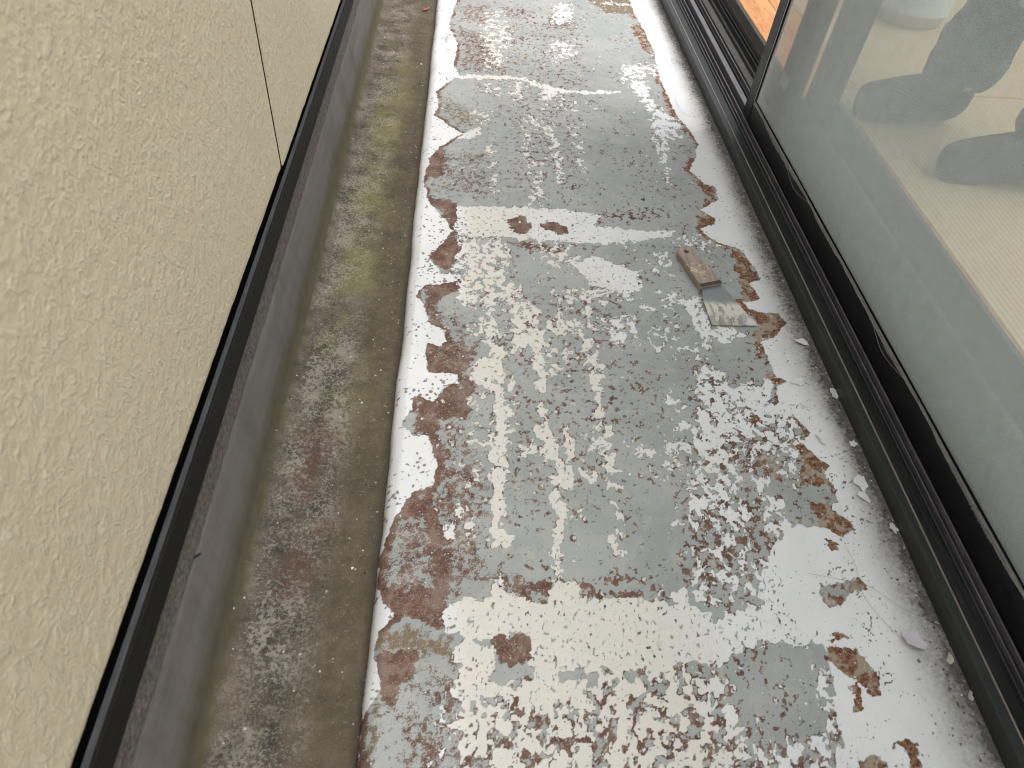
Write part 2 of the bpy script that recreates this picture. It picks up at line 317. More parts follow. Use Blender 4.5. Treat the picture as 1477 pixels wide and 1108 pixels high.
 ('h',1,0,[(0.483,0.285),(0.496,0.29),(0.493,0.27),(0.502,0.265),(0.481,0.259)]),
 ('r',1,0,[(0.483,0.285),(0.496,0.29),(0.493,0.27),(0.502,0.265),(0.481,0.259)]),
 ('h',1,0,[(0.483,0.357),(0.493,0.362),(0.508,0.346),(0.482,0.346)]),
 ('r',0.9,0,[(0.483,0.357),(0.493,0.362),(0.508,0.346),(0.482,0.346)]),
 ('h',1,0,[(0.511,0.227),(0.536,0.23),(0.541,0.217),(0.537,0.195),(0.524,0.195),(0.522,0.222)]),
 ('r',1,0,[(0.511,0.227),(0.536,0.23),(0.541,0.217),(0.537,0.195),(0.524,0.195),(0.522,0.222)]),
 ('h',1,0,[(0.467,0.207),(0.488,0.213),(0.502,0.198),(0.463,0.196)]),
 ('r',0.9,0,[(0.467,0.207),(0.488,0.213),(0.502,0.198),(0.463,0.196)]),
 ('h',1,0,[(0.525,0.49),(0.539,0.485),(0.534,0.471),(0.521,0.479)]),
 ('r',0.9,0,[(0.525,0.49),(0.539,0.485),(0.534,0.471),(0.521,0.479)]),
 ('r',1,0,[(0.534,0.428),(0.552,0.43),(0.559,0.421),(0.544,0.408),(0.531,0.41)]),
 ('b',0.85,0,[(-0.074,0.54),(-0.033,0.558),(-0.015,0.52),(-0.007,0.486),(-0.018,0.463),(-0.038,0.47),(-0.038,0.514),(-0.061,0.511)]),
 ('b',0.75,0,[(-0.098,0.465),(-0.08,0.465),(-0.08,0.419),(-0.093,0.419)]),
 ('b',0.88,0,[(-0.027,0.465),(0,0.461),(-0.001,0.427),(-0.006,0.385),(-0.052,0.384),(-0.022,0.415)]),
 ('b',0.75,0,[(0.054,0.434),(0.127,0.423),(0.124,0.393),(0.097,0.397),(0.075,0.413),(0.058,0.413)]),
 ('b',0.7,0,[(0.143,0.433),(0.164,0.421),(0.208,0.414),(0.206,0.398),(0.163,0.405)]),
 ('b',0.8,0,[(-0.035,0.645),(-0.022,0.573),(-0.005,0.585),(-0.009,0.627)]),
 ('b',0.54,0,[(-0.032,0.638),(0.043,0.616),(0.055,0.529),(0.032,0.486),(0.058,0.439),(0.01,0.404),(-0.073,0.384),(-0.091,0.414),(-0.088,0.513),(-0.033,0.558)]),
 ('b',0.85,0,[(-0.089,0.414),(-0.004,0.414),(-0.006,0.358),(-0.035,0.369),(-0.063,0.374),(-0.088,0.401)]),
 ('b',0.95,0,[(-0.081,0.33),(-0.037,0.332),(-0.034,0.308),(-0.052,0.291),(-0.068,0.272),(-0.075,0.287),(-0.08,0.314)]),
 ('o',0.72,0,[(-0.089,0.364),(-0.002,0.353),(0.01,0.319),(-0.037,0.33),(-0.082,0.332)]),
 ('b',0.8,0,[(-0.006,0.29),(0.013,0.282),(0.007,0.266),(-0.007,0.258)]),
 ('b',0.58,0,[(-0.065,0.27),(-0.04,0.272),(0.005,0.249),(0.003,0.186),(-0.038,0.186)]),
 ('o',0.7,0,[(-0.085,0.272),(-0.074,0.274),(-0.072,0.246),(-0.077,0.217),(-0.086,0.223),(-0.084,0.25)]),
 ('b',0.82,0,[(0.049,0.348),(0.077,0.357),(0.106,0.344),(0.1,0.319),(0.091,0.316),(0.058,0.321)]),
 ('b',0.82,0,[(0.084,0.303),(0.104,0.299),(0.095,0.261),(0.112,0.255),(0.078,0.249),(0.071,0.253)]),
 ('n',0.95,0,[(0.056,0.341),(0.077,0.354),(0.104,0.341),(0.091,0.316),(0.086,0.299),(0.057,0.301),(0.055,0.319)]),
 ('b',0.78,0,[(-0.058,0.959),(-0.04,0.96),(-0.022,0.902),(-0.018,0.872),(0.013,0.859),(0.036,0.835),(0.016,0.806),(0.006,0.779),(-0.023,0.791),(-0.045,0.787),(-0.049,0.817),(-0.048,0.849),(-0.02,0.854),(-0.018,0.876),(-0.045,0.905)]),
 ('b',0.85,0,[(-0.036,0.745),(-0,0.759),(0.019,0.786),(0.031,0.76),(0.022,0.71),(0.006,0.691),(-0.024,0.693),(-0.03,0.663),(-0.026,0.619),(-0.035,0.619),(-0.036,0.655),(-0.059,0.66),(-0.063,0.725),(-0.04,0.726)]),
 ('b',0.42,0,[(-0.037,0.952),(0.038,0.924),(0.043,0.868),(0.013,0.799),(0.031,0.68),(0.038,0.621),(-0.035,0.619),(-0.031,0.739),(-0.02,0.84)]),
 ('b',0.6,0,[(0.051,0.887),(0.088,0.881),(0.082,0.844),(0.056,0.854)]),
 ('b',0.5,0,[(0.104,0.835),(0.128,0.839),(0.131,0.801),(0.106,0.803)]),
 ('b',0.85,0,[(-0.078,1.462),(-0.045,1.493),(-0.033,1.412),(-0.059,1.357),(-0.074,1.373)]),
 ('b',0.85,0,[(-0.08,1.305),(-0.006,1.279),(-0.005,1.195),(-0.022,1.194),(-0.046,1.245)]),
 ('b',0.95,0,[(-0.057,1.1),(-0.013,1.166),(0.009,1.146),(-0.014,1.063),(-0.034,1.043)]),
 ('b',0.9,0,[(-0.064,1.01),(-0.001,1.02),(-0.001,0.996),(-0.054,0.954)]),
 ('b',0.75,0,[(0.095,1.149),(0.151,1.157),(0.22,1.14),(0.183,1.12),(0.116,1.129)]),
 ('b',0.4,0,[(-0.079,1.48),(0.064,1.495),(0.076,1.294),(-0.071,1.306)]),
 ('r',1,0,[(0.524,1.42),(0.568,1.389),(0.561,1.337),(0.541,1.36)]),
 ('r',0.95,0,[(0.503,1.274),(0.547,1.278),(0.535,1.245),(0.5,1.235)]),
 ('b',0.5,0,[(0.286,1.268),(0.44,1.289),(0.43,1.26),(0.292,1.234)]),
 ('b',0.48,0,[(-0.037,2.365),(0.087,2.388),(0.073,2.223),(-0.028,2.22)]),
 ('b',0.5,0,[(-0.039,2.204),(0.072,2.128),(0.105,1.901),(-0.021,1.894)]),
 ('o',0.5,0,[(-0.072,1.779),(0.03,1.682),(0.053,1.637),(0.007,1.586),(-0.071,1.641)]),
 ('b',0.55,0,[(0.128,2.164),(0.183,2.146),(0.181,2.113),(0.148,2.114)]),
 ('b',0.45,0,[(0.104,2.376),(0.21,2.349),(0.207,2.289),(0.103,2.286)]),
 ('b',0.5,0,[(0.258,2.358),(0.326,2.31),(0.318,2.223),(0.226,2.221)]),
 ('r',0.75,0,[(0.508,2.298),(0.551,2.305),(0.541,2.204),(0.538,2.084),(0.523,2.095),(0.507,2.212)]),
 ('o',0.85,0,[(0.362,2.571),(0.635,2.625),(0.605,2.484),(0.558,2.389),(0.447,2.377),(0.399,2.446)]),
 ('r',0.9,0,[(0.533,0.974),(0.591,0.961),(0.6,0.931),(0.582,0.906),(0.535,0.889),(0.523,0.907),(0.555,0.934),(0.54,0.959)]),
 ('r',0.9,0,[(0.543,1.028),(0.574,1.019),(0.577,1.003),(0.535,0.995)]),
 ('r',0.95,0,[(0.544,0.847),(0.549,0.829),(0.559,0.794),(0.532,0.78)]),
 ('r',0.95,0,[(0.536,0.739),(0.555,0.738),(0.552,0.73),(0.534,0.731)]),
 ('r',0.95,0,[(0.549,0.708),(0.56,0.693),(0.566,0.674),(0.552,0.67)]),
 ('r',0.8,0,[(0.539,0.658),(0.561,0.648),(0.577,0.616),(0.557,0.608),(0.557,0.583),(0.513,0.582),(0.533,0.629)]),
 ('r',0.8,0,[(0.473,0.717),(0.496,0.71),(0.493,0.698),(0.468,0.697)]),
 ('b',0.55,0,[(0.401,0.836),(0.427,0.833),(0.426,0.802),(0.401,0.805)]),
 ('b',0.45,0,[(0.403,0.814),(0.54,0.785),(0.536,0.665),(0.44,0.592),(0.36,0.625)]),
 ('r',0.75,0,[(0.54,0.661),(0.563,0.644),(0.579,0.617),(0.562,0.607),(0.517,0.59)]),
 ('r',0.88,0,[(0.531,0.555),(0.559,0.55),(0.574,0.508),(0.549,0.491),(0.523,0.513),(0.515,0.549)]),
 ('r',0.85,0,[(0.558,0.61),(0.567,0.572),(0.556,0.565)]),
 ('r',0.6,0,[(0.456,0.638),(0.502,0.622),(0.49,0.583),(0.463,0.601)]),
 ('b',0.4,0,[(0.333,0.573),(0.465,0.56),(0.455,0.457),(0.397,0.407),(0.314,0.414)]),
 ('b',0.55,0,[(0.21,0.438),(0.24,0.428),(0.267,0.418),(0.251,0.396),(0.204,0.389)]),
 ('r',0.95,0,[(0.548,1.156),(0.576,1.158),(0.583,1.106),(0.589,1.066),(0.57,1.053),(0.564,1.036),(0.574,1.006),(0.553,0.997),(0.534,1.002),(0.545,1.035),(0.542,1.069),(0.546,1.116)]),
 ('b',0.5,0,[(0.193,0.301),(0.326,0.304),(0.341,0.217),(0.32,0.172),(0.177,0.174)]),
 ('b',0.52,0,[(0.001,0.274),(0.039,0.274),(0.095,0.263),(0.209,0.298),(0.239,0.307),(0.218,0.179),(-0.005,0.182)]),
 ('b',0.5,0,[(-0.036,0.317),(0.008,0.31),(0.007,0.266),(-0.012,0.262),(-0.051,0.282)]),
 ('b',0.6,0,[(0.354,0.33),(0.384,0.338),(0.364,0.306),(0.352,0.311)]),
 ('b',0.5,0,[(0.343,0.224),(0.438,0.232),(0.426,0.171),(0.329,0.172)]),
 ('b',0.16,0,[(-0.01,0.995),(0.317,1.024),(0.239,0.552),(0.044,0.472),(-0.019,0.699)]),
 ('b',0.17,0,[(-0.031,2.286),(0.384,2.36),(0.245,1.333),(0.049,1.315)]),
]


# ------------------------------------------------------------------ materials
def mat_floor():
    t = NT('worn_floor_paint')
    dw, dc, db, grain, ar, ao, ag, warm, pin, crk, tint, mott = (t.attr(n) for n in ('white_edge', 'cream_edge', 'bare_edge', 'grain', 'rust', 'olive', 'grime_shade', 'warm', 'pin', 'crack', 'tint', 'mottle'))
    fine = t.noise(520, 3, 0.65); f0 = t.sub(fine, 0.5); med = t.noise(170, 3, 0.6); m0 = t.sub(med, 0.5)
    cream = t.step(t.add(dc, t.add(t.mul(f0, 0.30), t.mul(m0, 0.20))), -0.02, 0.02)
    white = t.step(t.add(dw, t.add(t.mul(f0, 0.0030), t.mul(m0, 0.004))), -0.0005, 0.0005)
    paint = t.math('MAXIMUM', cream, white)
    brown = t.step(t.add(db, t.mul(f0, grain)), -0.05, 0.05)
    # colours of the coats
    grey = t.mix(tint, (0.345, 0.365, 0.358), (0.415, 0.430, 0.424))
    grey = t.mix(t.rng(fine, 0.42, 0.75, 0, 0.35), grey, (0.255, 0.270, 0.262))
    grey = t.mix(t.rng(mott, 0.62, 0.95, 0, 0.5), grey, (0.46, 0.45, 0.42))
    br = t.mix(t.rng(med, 0.3, 0.7, 0, 1), (0.118, 0.058, 0.042), (0.230, 0.132, 0.098))
    br = t.mix(t.rng(mott, 0.55, 0.95, 0, 0.65), br, (0.27, 0.20, 0.165)); br = t.mix(t.rng(mott, 0.35, 0.05, 0, 0.55), br, (0.085, 0.040, 0.030))
    rust = t.mix(t.rng(med, 0.40, 0.62, 0, 1), (0.125, 0.038, 0.020), (0.30, 0.165, 0.090))
    rust = t.mix(t.rng(mott, 0.60, 0.85, 0, 0.9), rust, (0.38, 0.31, 0.24))
    br = t.mix(ar, br, rust)
    br = t.mix(ao, br, t.mix(med, (0.15, 0.11, 0.065), (0.29, 0.235, 0.16)))
    br = t.mix(t.rng(fine, 0.55, 0.68, 0, 0.75), br, (0.40, 0.36, 0.33))
    col = t.mix(brown, grey, br)
    crm = t.mix(mott, (0.705, 0.68, 0.645), (0.735, 0.695, 0.635))
    wht = t.mix(tint, (0.77, 0.775, 0.79), (0.83, 0.832, 0.845))
    top = t.mix(t.math('MAXIMUM', white, t.sub(1.0, warm)), crm, wht)
    top = t.mix(t.rng(fine, 0.60, 0.78, 0, 0.30), top, (0.40, 0.37, 0.33))
    pn = t.step(t.add(pin, t.mul(f0, 0.25)), -0.04, 0.05)
    top = t.mix(t.mul(pn, 0.85), top, (0.19, 0.165, 0.14))
    ck = t.step(crk, 0.35, 0.65); top = t.mix(t.mul(ck, 0.85), top, (0.12, 0.10, 0.09))
    col = t.mix(paint, col, top)
    # settled dirt and painted soft shade along the door track
    sp = t.step(t.add(t.attr('grit'), t.mul(f0, 0.3)), -0.05, 0.08)
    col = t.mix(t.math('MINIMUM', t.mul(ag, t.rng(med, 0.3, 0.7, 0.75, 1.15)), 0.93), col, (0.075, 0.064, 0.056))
    col = t.mix(t.mul(sp, 0.85), col, (0.060, 0.048, 0.040))
    # relief
    h = t.mul(paint, 0.0008)
    h = t.sub(h, t.mul(brown, t.mul(t.sub(1.0, paint), 0.00025)))
    h = t.sub(h, t.add(t.mul(t.mul(pn, paint), 0.0004), t.mul(t.mul(ck, paint), 0.0008)))
    h = t.add(h, t.add(t.mul(fine, 0.00035), t.mul(med, 0.0006)))
    t.bump(h, 1.0, 1.0)
    return t.fin(col, t.mixf(brown, 0.64, 0.85), spec=0.25)

def mat_gutter():
    t = NT('weathered_gutter_concrete'); x, y, z = t.xyz()
    s = t.rng(x, -0.272, -0.10, 0.0, 1.0)
    sw = t.add(s, t.mul(t.sub(t.noise(9, 5, 0.65), 0.5), 0.30))
    P = t.warp(70, 0.012)
    col = t.mix(t.rng(t.noise(26, 6, 0.65), 0.35, 0.65, 0, 1), (0.060, 0.050, 0.037), (0.165, 0.138, 0.105))
    brown = t.mix(t.rng(t.noise(60, 6, 0.7), 0.3, 0.7, 0, 1), (0.090, 0.073, 0.047), (0.165, 0.136, 0.092))
    brown = t.mix(t.rng(t.noise(9, 5, 0.65), 0.40, 0.68, 0, 0.7), brown, (0.062, 0.054, 0.038))
    brown = t.mix(t.rng(t.noise(70, 4, 0.6, t.scaled((1.0, 0.10, 1.0))), 0.50, 0.72, 0, 0.55), brown, (0.130, 0.116, 0.074))
    col = t.mix(t.step(sw, 0.50, 0.72), col, brown)
    # pale lichen flecks
    lich = t.step(t.add(t.noise(230, 6, 0.75, P), t.mul(t.sub(t.noise(21, 4, 0.6), 0.5), 0.50)), 0.515, 0.545)
    band = t.mul(t.step(sw, 0.04, 0.16), t.step(sw, 0.72, 0.50))
    lich = t.mul(lich, t.mul(band, t.rng(t.noise(13, 4), 0.36, 0.52, 0.35, 1.0)))
    for cx_, cy_, rx, ry in ((-0.186, 0.70, 0.022, 0.10), (-0.188, 0.86, 0.016, 0.04), (-0.232, 0.37, 0.018, 0.05), (-0.205, 0.33, 0.02, 0.03), (-0.225, 0.62, 0.015, 0.06), (-0.23, 0.78, 0.02, 0.08)):
        e = t.add(t.math('POWER', t.math('DIVIDE', t.sub(x, cx_), rx), 2.0), t.math('POWER', t.math('DIVIDE', t.sub(y, cy_), ry), 2.0))
        lich = t.math('MAXIMUM', lich, t.step(t.add(t.noise(150, 6, 0.75, P), t.mul(t.step(e, 1.6, 0.1), 0.14)), 0.60, 0.64))
    # green algae
    alg = t.mul(t.step(t.noise(7.5, 4, 0.6), 0.42, 0.60), t.mul(t.step(y, 0.62, 0.85), t.step(y, 2.25, 1.7)))
    alg = t.mul(alg, t.mul(t.step(sw, 0.15, 0.35), t.step(sw, 0.85, 0.6)))
    col = t.mix(t.mul(alg, 0.75), col, t.mix(t.noise(90, 4), (0.13, 0.125, 0.035), (0.30, 0.285, 0.12)))
    dark = t.mul(t.step(t.noise(33, 6, 0.7), 0.53, 0.66), t.mul(t.step(sw, 0.10, 0.25), t.step(sw, 0.60, 0.45)))
    col = t.mix(t.mul(dark, 0.8), col, (0.035, 0.031, 0.025))
    gr = t.noise(480, 4, 0.7); col = t.mix(t.rng(gr, 0.55, 0.70, 0, 0.45), col, (0.045, 0.038, 0.030)); col = t.mix(t.rng(gr, 0.42, 0.32, 0, 0.55), col, (0.30, 0.27, 0.22))
    col = t.mix(t.mul(lich, 0.62), col, t.mix(t.noise(40), (0.29, 0.265, 0.21), (0.46, 0.43, 0.38)))
    # red primer left in the gutter bottom
    for cx_, cy_, rx, ry in ((-0.212, 0.585, 0.020, 0.05), (-0.203, 0.445, 0.030, 0.045), (-0.178, 0.51, 0.02, 0.02), (-0.205, 0.66, 0.03, 0.05)):
        e = t.add(t.math('POWER', t.math('DIVIDE', t.sub(x, cx_), rx), 2.0), t.math('POWER', t.math('DIVIDE', t.sub(y, cy_), ry), 2.0))
        red = t.mul(t.step(t.add(e, t.mul(t.sub(t.noise(50, 5, 0.65), 0.5), 4.0)), 1.0, 0.6), t.step(t.noise(160, 5, 0.7), 0.40, 0.52))
        col = t.mix(t.mul(red, 0.6), col, (0.120, 0.056, 0.046))
    # moss in the corner under the parapet
    moss = t.step(t.add(s, t.mul(t.sub(t.noise(24, 5, 0.6), 0.5), 0.14)), 0.10, 0.00, True)
    col = t.mix(t.mul(moss, 0.85), col, t.mix(t.noise(60, 4), (0.060, 0.052, 0.024), (0.110, 0.098, 0.048)))
    # damp dirt at the foot of the white kerb
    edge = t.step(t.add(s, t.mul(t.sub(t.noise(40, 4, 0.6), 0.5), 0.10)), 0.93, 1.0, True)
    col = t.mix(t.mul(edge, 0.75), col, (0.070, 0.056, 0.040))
    # grit
    vs = t.n('ShaderNodeTexVoronoi'); t.set(vs.inputs['Vector'], t.co); vs.inputs['Scale'].default_value = 150
    sc = t.n('ShaderNodeSeparateColor'); t.set(sc.inputs[0], vs.outputs['Color'])
    grit = t.step(t.sub(t.rng(sc.outputs[0], 0.93, 1.0, 0.0, 0.3), vs.outputs['Distance']), 0.0, 0.05)
    col = t.mix(t.mul(grit, 0.8), col, (0.60, 0.56, 0.48))
    h = t.add(t.mul(t.noise(150, 6, 0.7), 0.0022), t.mul(lich, 0.0006)); h = t.add(h, t.mul(t.noise(600, 3, 0.6), 0.0006))
    t.bump(h, 1.0, 0.8)
    return t.fin(col, 0.85, spec=0.25)

def mat_upstand():
    t = NT('grey_mortar_upstand'); x, y, z = t.xyz()
    st = t.noise(30, 5, 0.6, t.scaled((1.0, 0.12, 1.5)))
    col = t.mix(t.rng(st, 0.3, 0.7, 0, 1), (0.120, 0.107, 0.101), (0.163, 0.146, 0.138))
    col = t.mix(t.rng(t.noise(14, 5, 0.65, t.scaled((1.0, 1.0, 0.35))), 0.48, 0.70, 0, 0.55), col, (0.075, 0.064, 0.054))
    zz = t.add(z, t.mul(t.sub(t.noise(18, 5, 0.65), 0.5), 0.05))
    damp = t.step(zz, 0.058, 0.004, True)
    col = t.mix(t.mul(damp, 0.85), col, t.mix(t.noise(45, 4), (0.055, 0.046, 0.024), (0.115, 0.100, 0.055)))
    zr = t.add(z, t.mul(t.sub(t.noise(60, 5, 0.7), 0.5), 0.012))
    rough_band = t.step(zr, 0.113, 0.119)
    rb = t.mix(t.rng(t.noise(150, 6, 0.72), 0.35, 0.68, 0, 1), (0.060, 0.052, 0.047), (0.185, 0.162, 0.148))
    col = t.mix(rough_band, col, rb)
    sp = t.step(t.noise(120, 4, 0.7), 0.70, 0.76)
    col = t.mix(t.mul(sp, 0.7), col, (0.04, 0.034, 0.03))
    h = t.add(t.mul(t.noise(160, 5, 0.7), t.mixf(rough_band, 0.0006, 0.0032)), t.mul(t.noise(22, 3), 0.002))
    t.bump(h, 1.0, 0.8); return t.fin(col, 0.8, spec=0.25)

def mat_siding():
    t = NT('beige_rippled_siding')
    V = t.scaled((1.0, 1.0, 0.62), t.warp(30, 0.014))
    r1 = t.step(t.math('ABSOLUTE', t.sub(t.noise(95, 2, 0.5, V, 0.5), 0.5)), 0.085, 0.0, True)
    r2 = t.step(t.math('ABSOLUTE', t.sub(t.noise(170, 2, 0.5, V, 0.4), 0.52)), 0.085, 0.0, True)
    gate = t.rng(t.noise(60, 3, 0.55), 0.36, 0.60, 0.15, 1.0)
    ridge = t.mul(t.math('MAXIMUM', r1, t.mul(r2, 0.7)), gate)
    h = t.add(t.mul(ridge, 0.0009), t.mul(t.noise(240, 3, 0.6), 0.0005)); h = t.add(h, t.mul(t.noise(70, 3, 0.55), 0.0024))
    col = t.mix(t.rng(t.noise(2.6, 4, 0.6), 0.3, 0.7, 0, 1), (0.510, 0.437, 0.306), (0.565, 0.485, 0.347))
    col = t.mix(t.mul(ridge, 0.55), col, (0.62, 0.555, 0.43))
    t.bump(h, 1.0, 0.78); return t.fin(col, 0.62, spec=0.3)

def mat_metal(name, base, dust, rough=0.4, dusty=0.4, streak=(60, 1.2, 60), spec=0.5):
    t = NT(name)
    st = t.noise(8, 6, 0.7, t.scaled(streak)); du = t.noise(35, 5, 0.65)
    col = t.mix(t.mul(t.rng(st, 0.42, 0.72, 0, 1), t.rng(du, 0.3, 0.7, 0.3, 1.0)), base, dust) if dusty else t.mix(0.0, base, dust)
    sp = t.step(t.noise(520, 2, 0.6), 0.70, 0.76)
    col = t.mix(t.mul(sp, dusty), col, (0.35, 0.33, 0.30))
    h = t.mul(t.noise(300, 4, 0.6), 0.00008); t.bump(h, 1.0, 0.6)
    return t.fin(col, t.rng(st, 0.3, 0.7, rough - 0.08, rough + 0.12), spec=spec)

def mat_plain(name, col, rough=0.6, var=0.15, scale=40, metal=0.0, bump=0.0002, spec=0.4):
    t = NT(name); n = t.noise(scale, 5, 0.6)
    c = t.mix(t.rng(n, 0.3, 0.7, 0, 1), tuple(v * (1 - var) for v in col), tuple(min(1, v * (1 + var)) for v in col))
    t.bump(t.mul(t.noise(scale * 5, 4, 0.6), bump), 1.0, 0.7); return t.fin(c, rough, metal, spec)

def mat_wood(name, c1, c2, rough=0.4):
    t = NT(name); v = t.scaled((14.0, 1.1, 14.0), t.warp(4, 0.05))
    g = t.noise(7, 6, 0.62, v, 1.2); g2 = t.noise(40, 4, 0.6, v)
    c = t.mix(t.rng(g, 0.36, 0.64, 0, 1), c1, c2); c = t.mix(t.rng(g2, 0.5, 0.75, 0, 0.6), c, tuple(q * 0.5 for q in c1))
    t.bump(t.mul(g2, 0.0002), 1.0, 0.5); return t.fin(c, rough, spec=0.45)

def mat_tatami():
    t = NT('woven_tatami_straw'); x, y, z = t.xyz()
    w = t.math('SINE', t.mul(t.add(x, t.mul(t.sub(t.noise(20, 2), 0.5), 0.004)), 2 * math.pi / 0.011))
    u = t.math('SINE', t.mul(y, 2 * math.pi / 0.0035))
    c = t.mix(t.rng(t.noise(300, 4, 0.7, t.scaled((0.3, 2.0, 1.0))), 0.3, 0.7, 0, 1), (0.51, 0.365, 0.215), (0.64, 0.475, 0.305))
    c = t.mix(t.rng(w, 0.3, 1.0, 0, 0.35), c, (0.38, 0.265, 0.15))
    t.bump(t.add(t.mul(w, -0.0007), t.mul(u, 0.0003)), 1.0, 0.8); return t.fin(c, 0.7, spec=0.25)

def mat_denim():
    t = NT('paint_spotted_denim')
    c = t.mix(t.rng(t.noise(30, 5, 0.6), 0.3, 0.7, 0, 1), (0.105, 0.135, 0.160), (0.20, 0.235, 0.26))
    v = t.n('ShaderNodeTexVoronoi'); t.set(v.inputs['Vector'], t.warp(60, 0.006)); v.inputs['Scale'].default_value = 26
    sc = t.n('ShaderNodeSeparateColor'); t.set(sc.inputs[0], v.outputs['Color'])
    spot = t.step(t.sub(t.rng(sc.outputs[0], 0.72, 1.0, 0.0, 0.26), v.outputs['Distance']), 0.0, 0.03)
    c = t.mix(spot, c, (0.72, 0.71, 0.69)); c = t.mix(t.step(t.noise(240, 4, 0.7), 0.66, 0.72), c, (0.45, 0.45, 0.44))
    t.bump(t.add(t.mul(t.noise(14, 3), 0.012), t.mul(t.noise(500, 2), 0.0004)), 1.0, 0.7); return t.fin(c, 0.9, spec=0.15)

def mat_glass():
    m = bpy.data.materials.new('clear_window_glass'); m.use_nodes = True; nt = m.node_tree; nt.nodes.clear()
    o = nt.nodes.new('ShaderNodeOutputMaterial'); mx = nt.nodes.new('ShaderNodeMixShader'); lw = nt.nodes.new('ShaderNodeLayerWeight'); lw.inputs[0].default_value = 0.5
    pw = nt.nodes.new('ShaderNodeMath'); pw.operation = 'POWER'; pw.inputs[1].default_value = 4.0; nt.links.new(lw.outputs['Facing'], pw.inputs[0])
    fr = nt.nodes.new('ShaderNodeMath'); fr.operation = 'MULTIPLY_ADD'; fr.inputs[1].default_value = 0.6; fr.inputs[2].default_value = 0.02; nt.links.new(pw.outputs[0], fr.inputs[0])
    a = nt.nodes.new('ShaderNodeBsdfTransparent'); a.inputs[0].default_value = (0.93, 0.95, 0.94, 1); g = nt.nodes.new('ShaderNodeBsdfGlossy'); g.inputs['Roughness'].default_value = 0.02
    nz = nt.nodes.new('ShaderNodeTexNoise'); nz.inputs['Scale'].default_value = 12
    mr = nt.nodes.new('ShaderNodeMapRange'); mr.inputs[3].default_value = 0.01; mr.inputs[4].default_value = 0.04
    nt.links.new(nz.outputs[0], mr.inputs[0]); nt.links.new(mr.outputs[0], g.inputs['Roughness'])
    nt.links.new(fr.outputs[0], mx.inputs[0]); nt.links.new(a.outputs[0], mx.inputs[1]); nt.links.new(g.outputs[0], mx.inputs[2]); nt.links.new(mx.outputs[0], o.inputs[0])
    return m

M = dict(
    floor=mat_floor(), gutter=mat_gutter(), upstand=mat_upstand(), siding=mat_siding(),
    flash=mat_metal('dark_brown_flashing', (0.010, 0.0098, 0.009), (0.018, 0.017, 0.016), 0.6, 0.12, spec=0.15),
    flash_top=mat_metal('scuffed_flashing_top', (0.040, 0.044, 0.048), (0.13, 0.135, 0.145), 0.45, 0.5, (120, 3, 120)),
    black=mat_plain('black_gap_shade_and_rubber', (0.006, 0.006, 0.006), 0.9, spec=0.1),  # black standing for shade in the siding gaps; also the rubber spline
    track=mat_metal('black_anodised_track', (0.012, 0.013, 0.013), (0.055, 0.054, 0.052), 0.42, 0.35, spec=0.3),
    track_face=mat_metal('charcoal_track_face', (0.024, 0.028, 0.028), (0.055, 0.058, 0.057), 0.42, 0.25, spec=0.35),
    worn=mat_metal('bare_worn_track_edge', (0.22, 0.19, 0.165), (0.42, 0.37, 0.33), 0.4, 0.3),
    rail=mat_metal('rail_painted_highlight', (0.075, 0.072, 0.080), (0.28, 0.26, 0.28), 0.3, 0.4),  # rail highlights and sky reflection put into the lighter colour
    dustlip=mat_metal('dusty_grey_ledge', (0.035, 0.034, 0.032), (0.14, 0.13, 0.115), 0.7, 0.7),
    sash=mat_metal('black_sash_frame', (0.007, 0.0075, 0.010), (0.018, 0.019, 0.022), 0.42, 0.1, spec=0.35),
    thread=mat_plain('grey_screen_thread', (0.72, 0.765, 0.76), 0.65, 0.06, bump=0.0),
    fray=mat_plain('pale_frayed_thread', (0.60, 0.60, 0.57), 0.7, 0.1, bump=0.0),
    glass=mat_glass(), wood=mat_wood('orange_varnished_wood', (0.42, 0.15, 0.035), (0.72, 0.33, 0.10)),
    tatami=mat_tatami(), denim=mat_denim(),
    sock=mat_plain('charcoal_sock', (0.075, 0.072, 0.072), 0.95, 0.2, 60, bump=0.0006, spec=0.1),
    shirt=mat_plain('grey_work_shirt', (0.20, 0.21, 0.23), 0.9, 0.15, spec=0.15), skin=mat_plain('skin', (0.52, 0.33, 0.24), 0.5, 0.06, spec=0.4),
    hair=mat_plain('dark_hair', (0.02, 0.016, 0.014), 0.5), eye=mat_plain('eye_white', (0.7, 0.7, 0.68), 0.2, 0.02), lip=mat_plain('lip', (0.40, 0.18, 0.15), 0.5),
    wall=mat_plain('pale_wall_render', (0.62, 0.60, 0.55), 0.8, 0.06, 20), ceiling=mat_plain('white_ceiling_board', (0.75, 0.74, 0.71), 0.8, 0.03),
    pail=mat_plain('pale_plastic', (0.66, 0.67, 0.65), 0.4, 0.05), ground=mat_plain('grey_gravel_yard', (0.22, 0.21, 0.19), 0.9, 0.3, 4),
    flake=mat_plain('white_paint_flake', (0.74, 0.74, 0.755), 0.55, 0.06, 60), lilac=mat_plain('pale_lilac_paint_flake', (0.62, 0.59, 0.64), 0.55, 0.05),
    chip=mat_plain('cream_paint_chip', (0.66, 0.62, 0.54), 0.6, 0.1), scrap=mat_plain('pinkish_red_scrap', (0.46, 0.12, 0.11), 0.45, 0.15),
    bug=mat_plain('black_crumb', (0.012, 0.010, 0.009), 0.6), hairline=mat_plain('grey_hair_strand', (0.16, 0.15, 0.14), 0.6),
)

# ------------------------------------------------------------------ ground below and balcony floor
g = mesh_obj('ground', [(-150, -150, -3.2), (150, -150, -3.2), (150, 150, -3.2), (-150, 150, -3.2)], [(0, 1, 2, 3)], M['ground']); g['kind'] = 'structure'

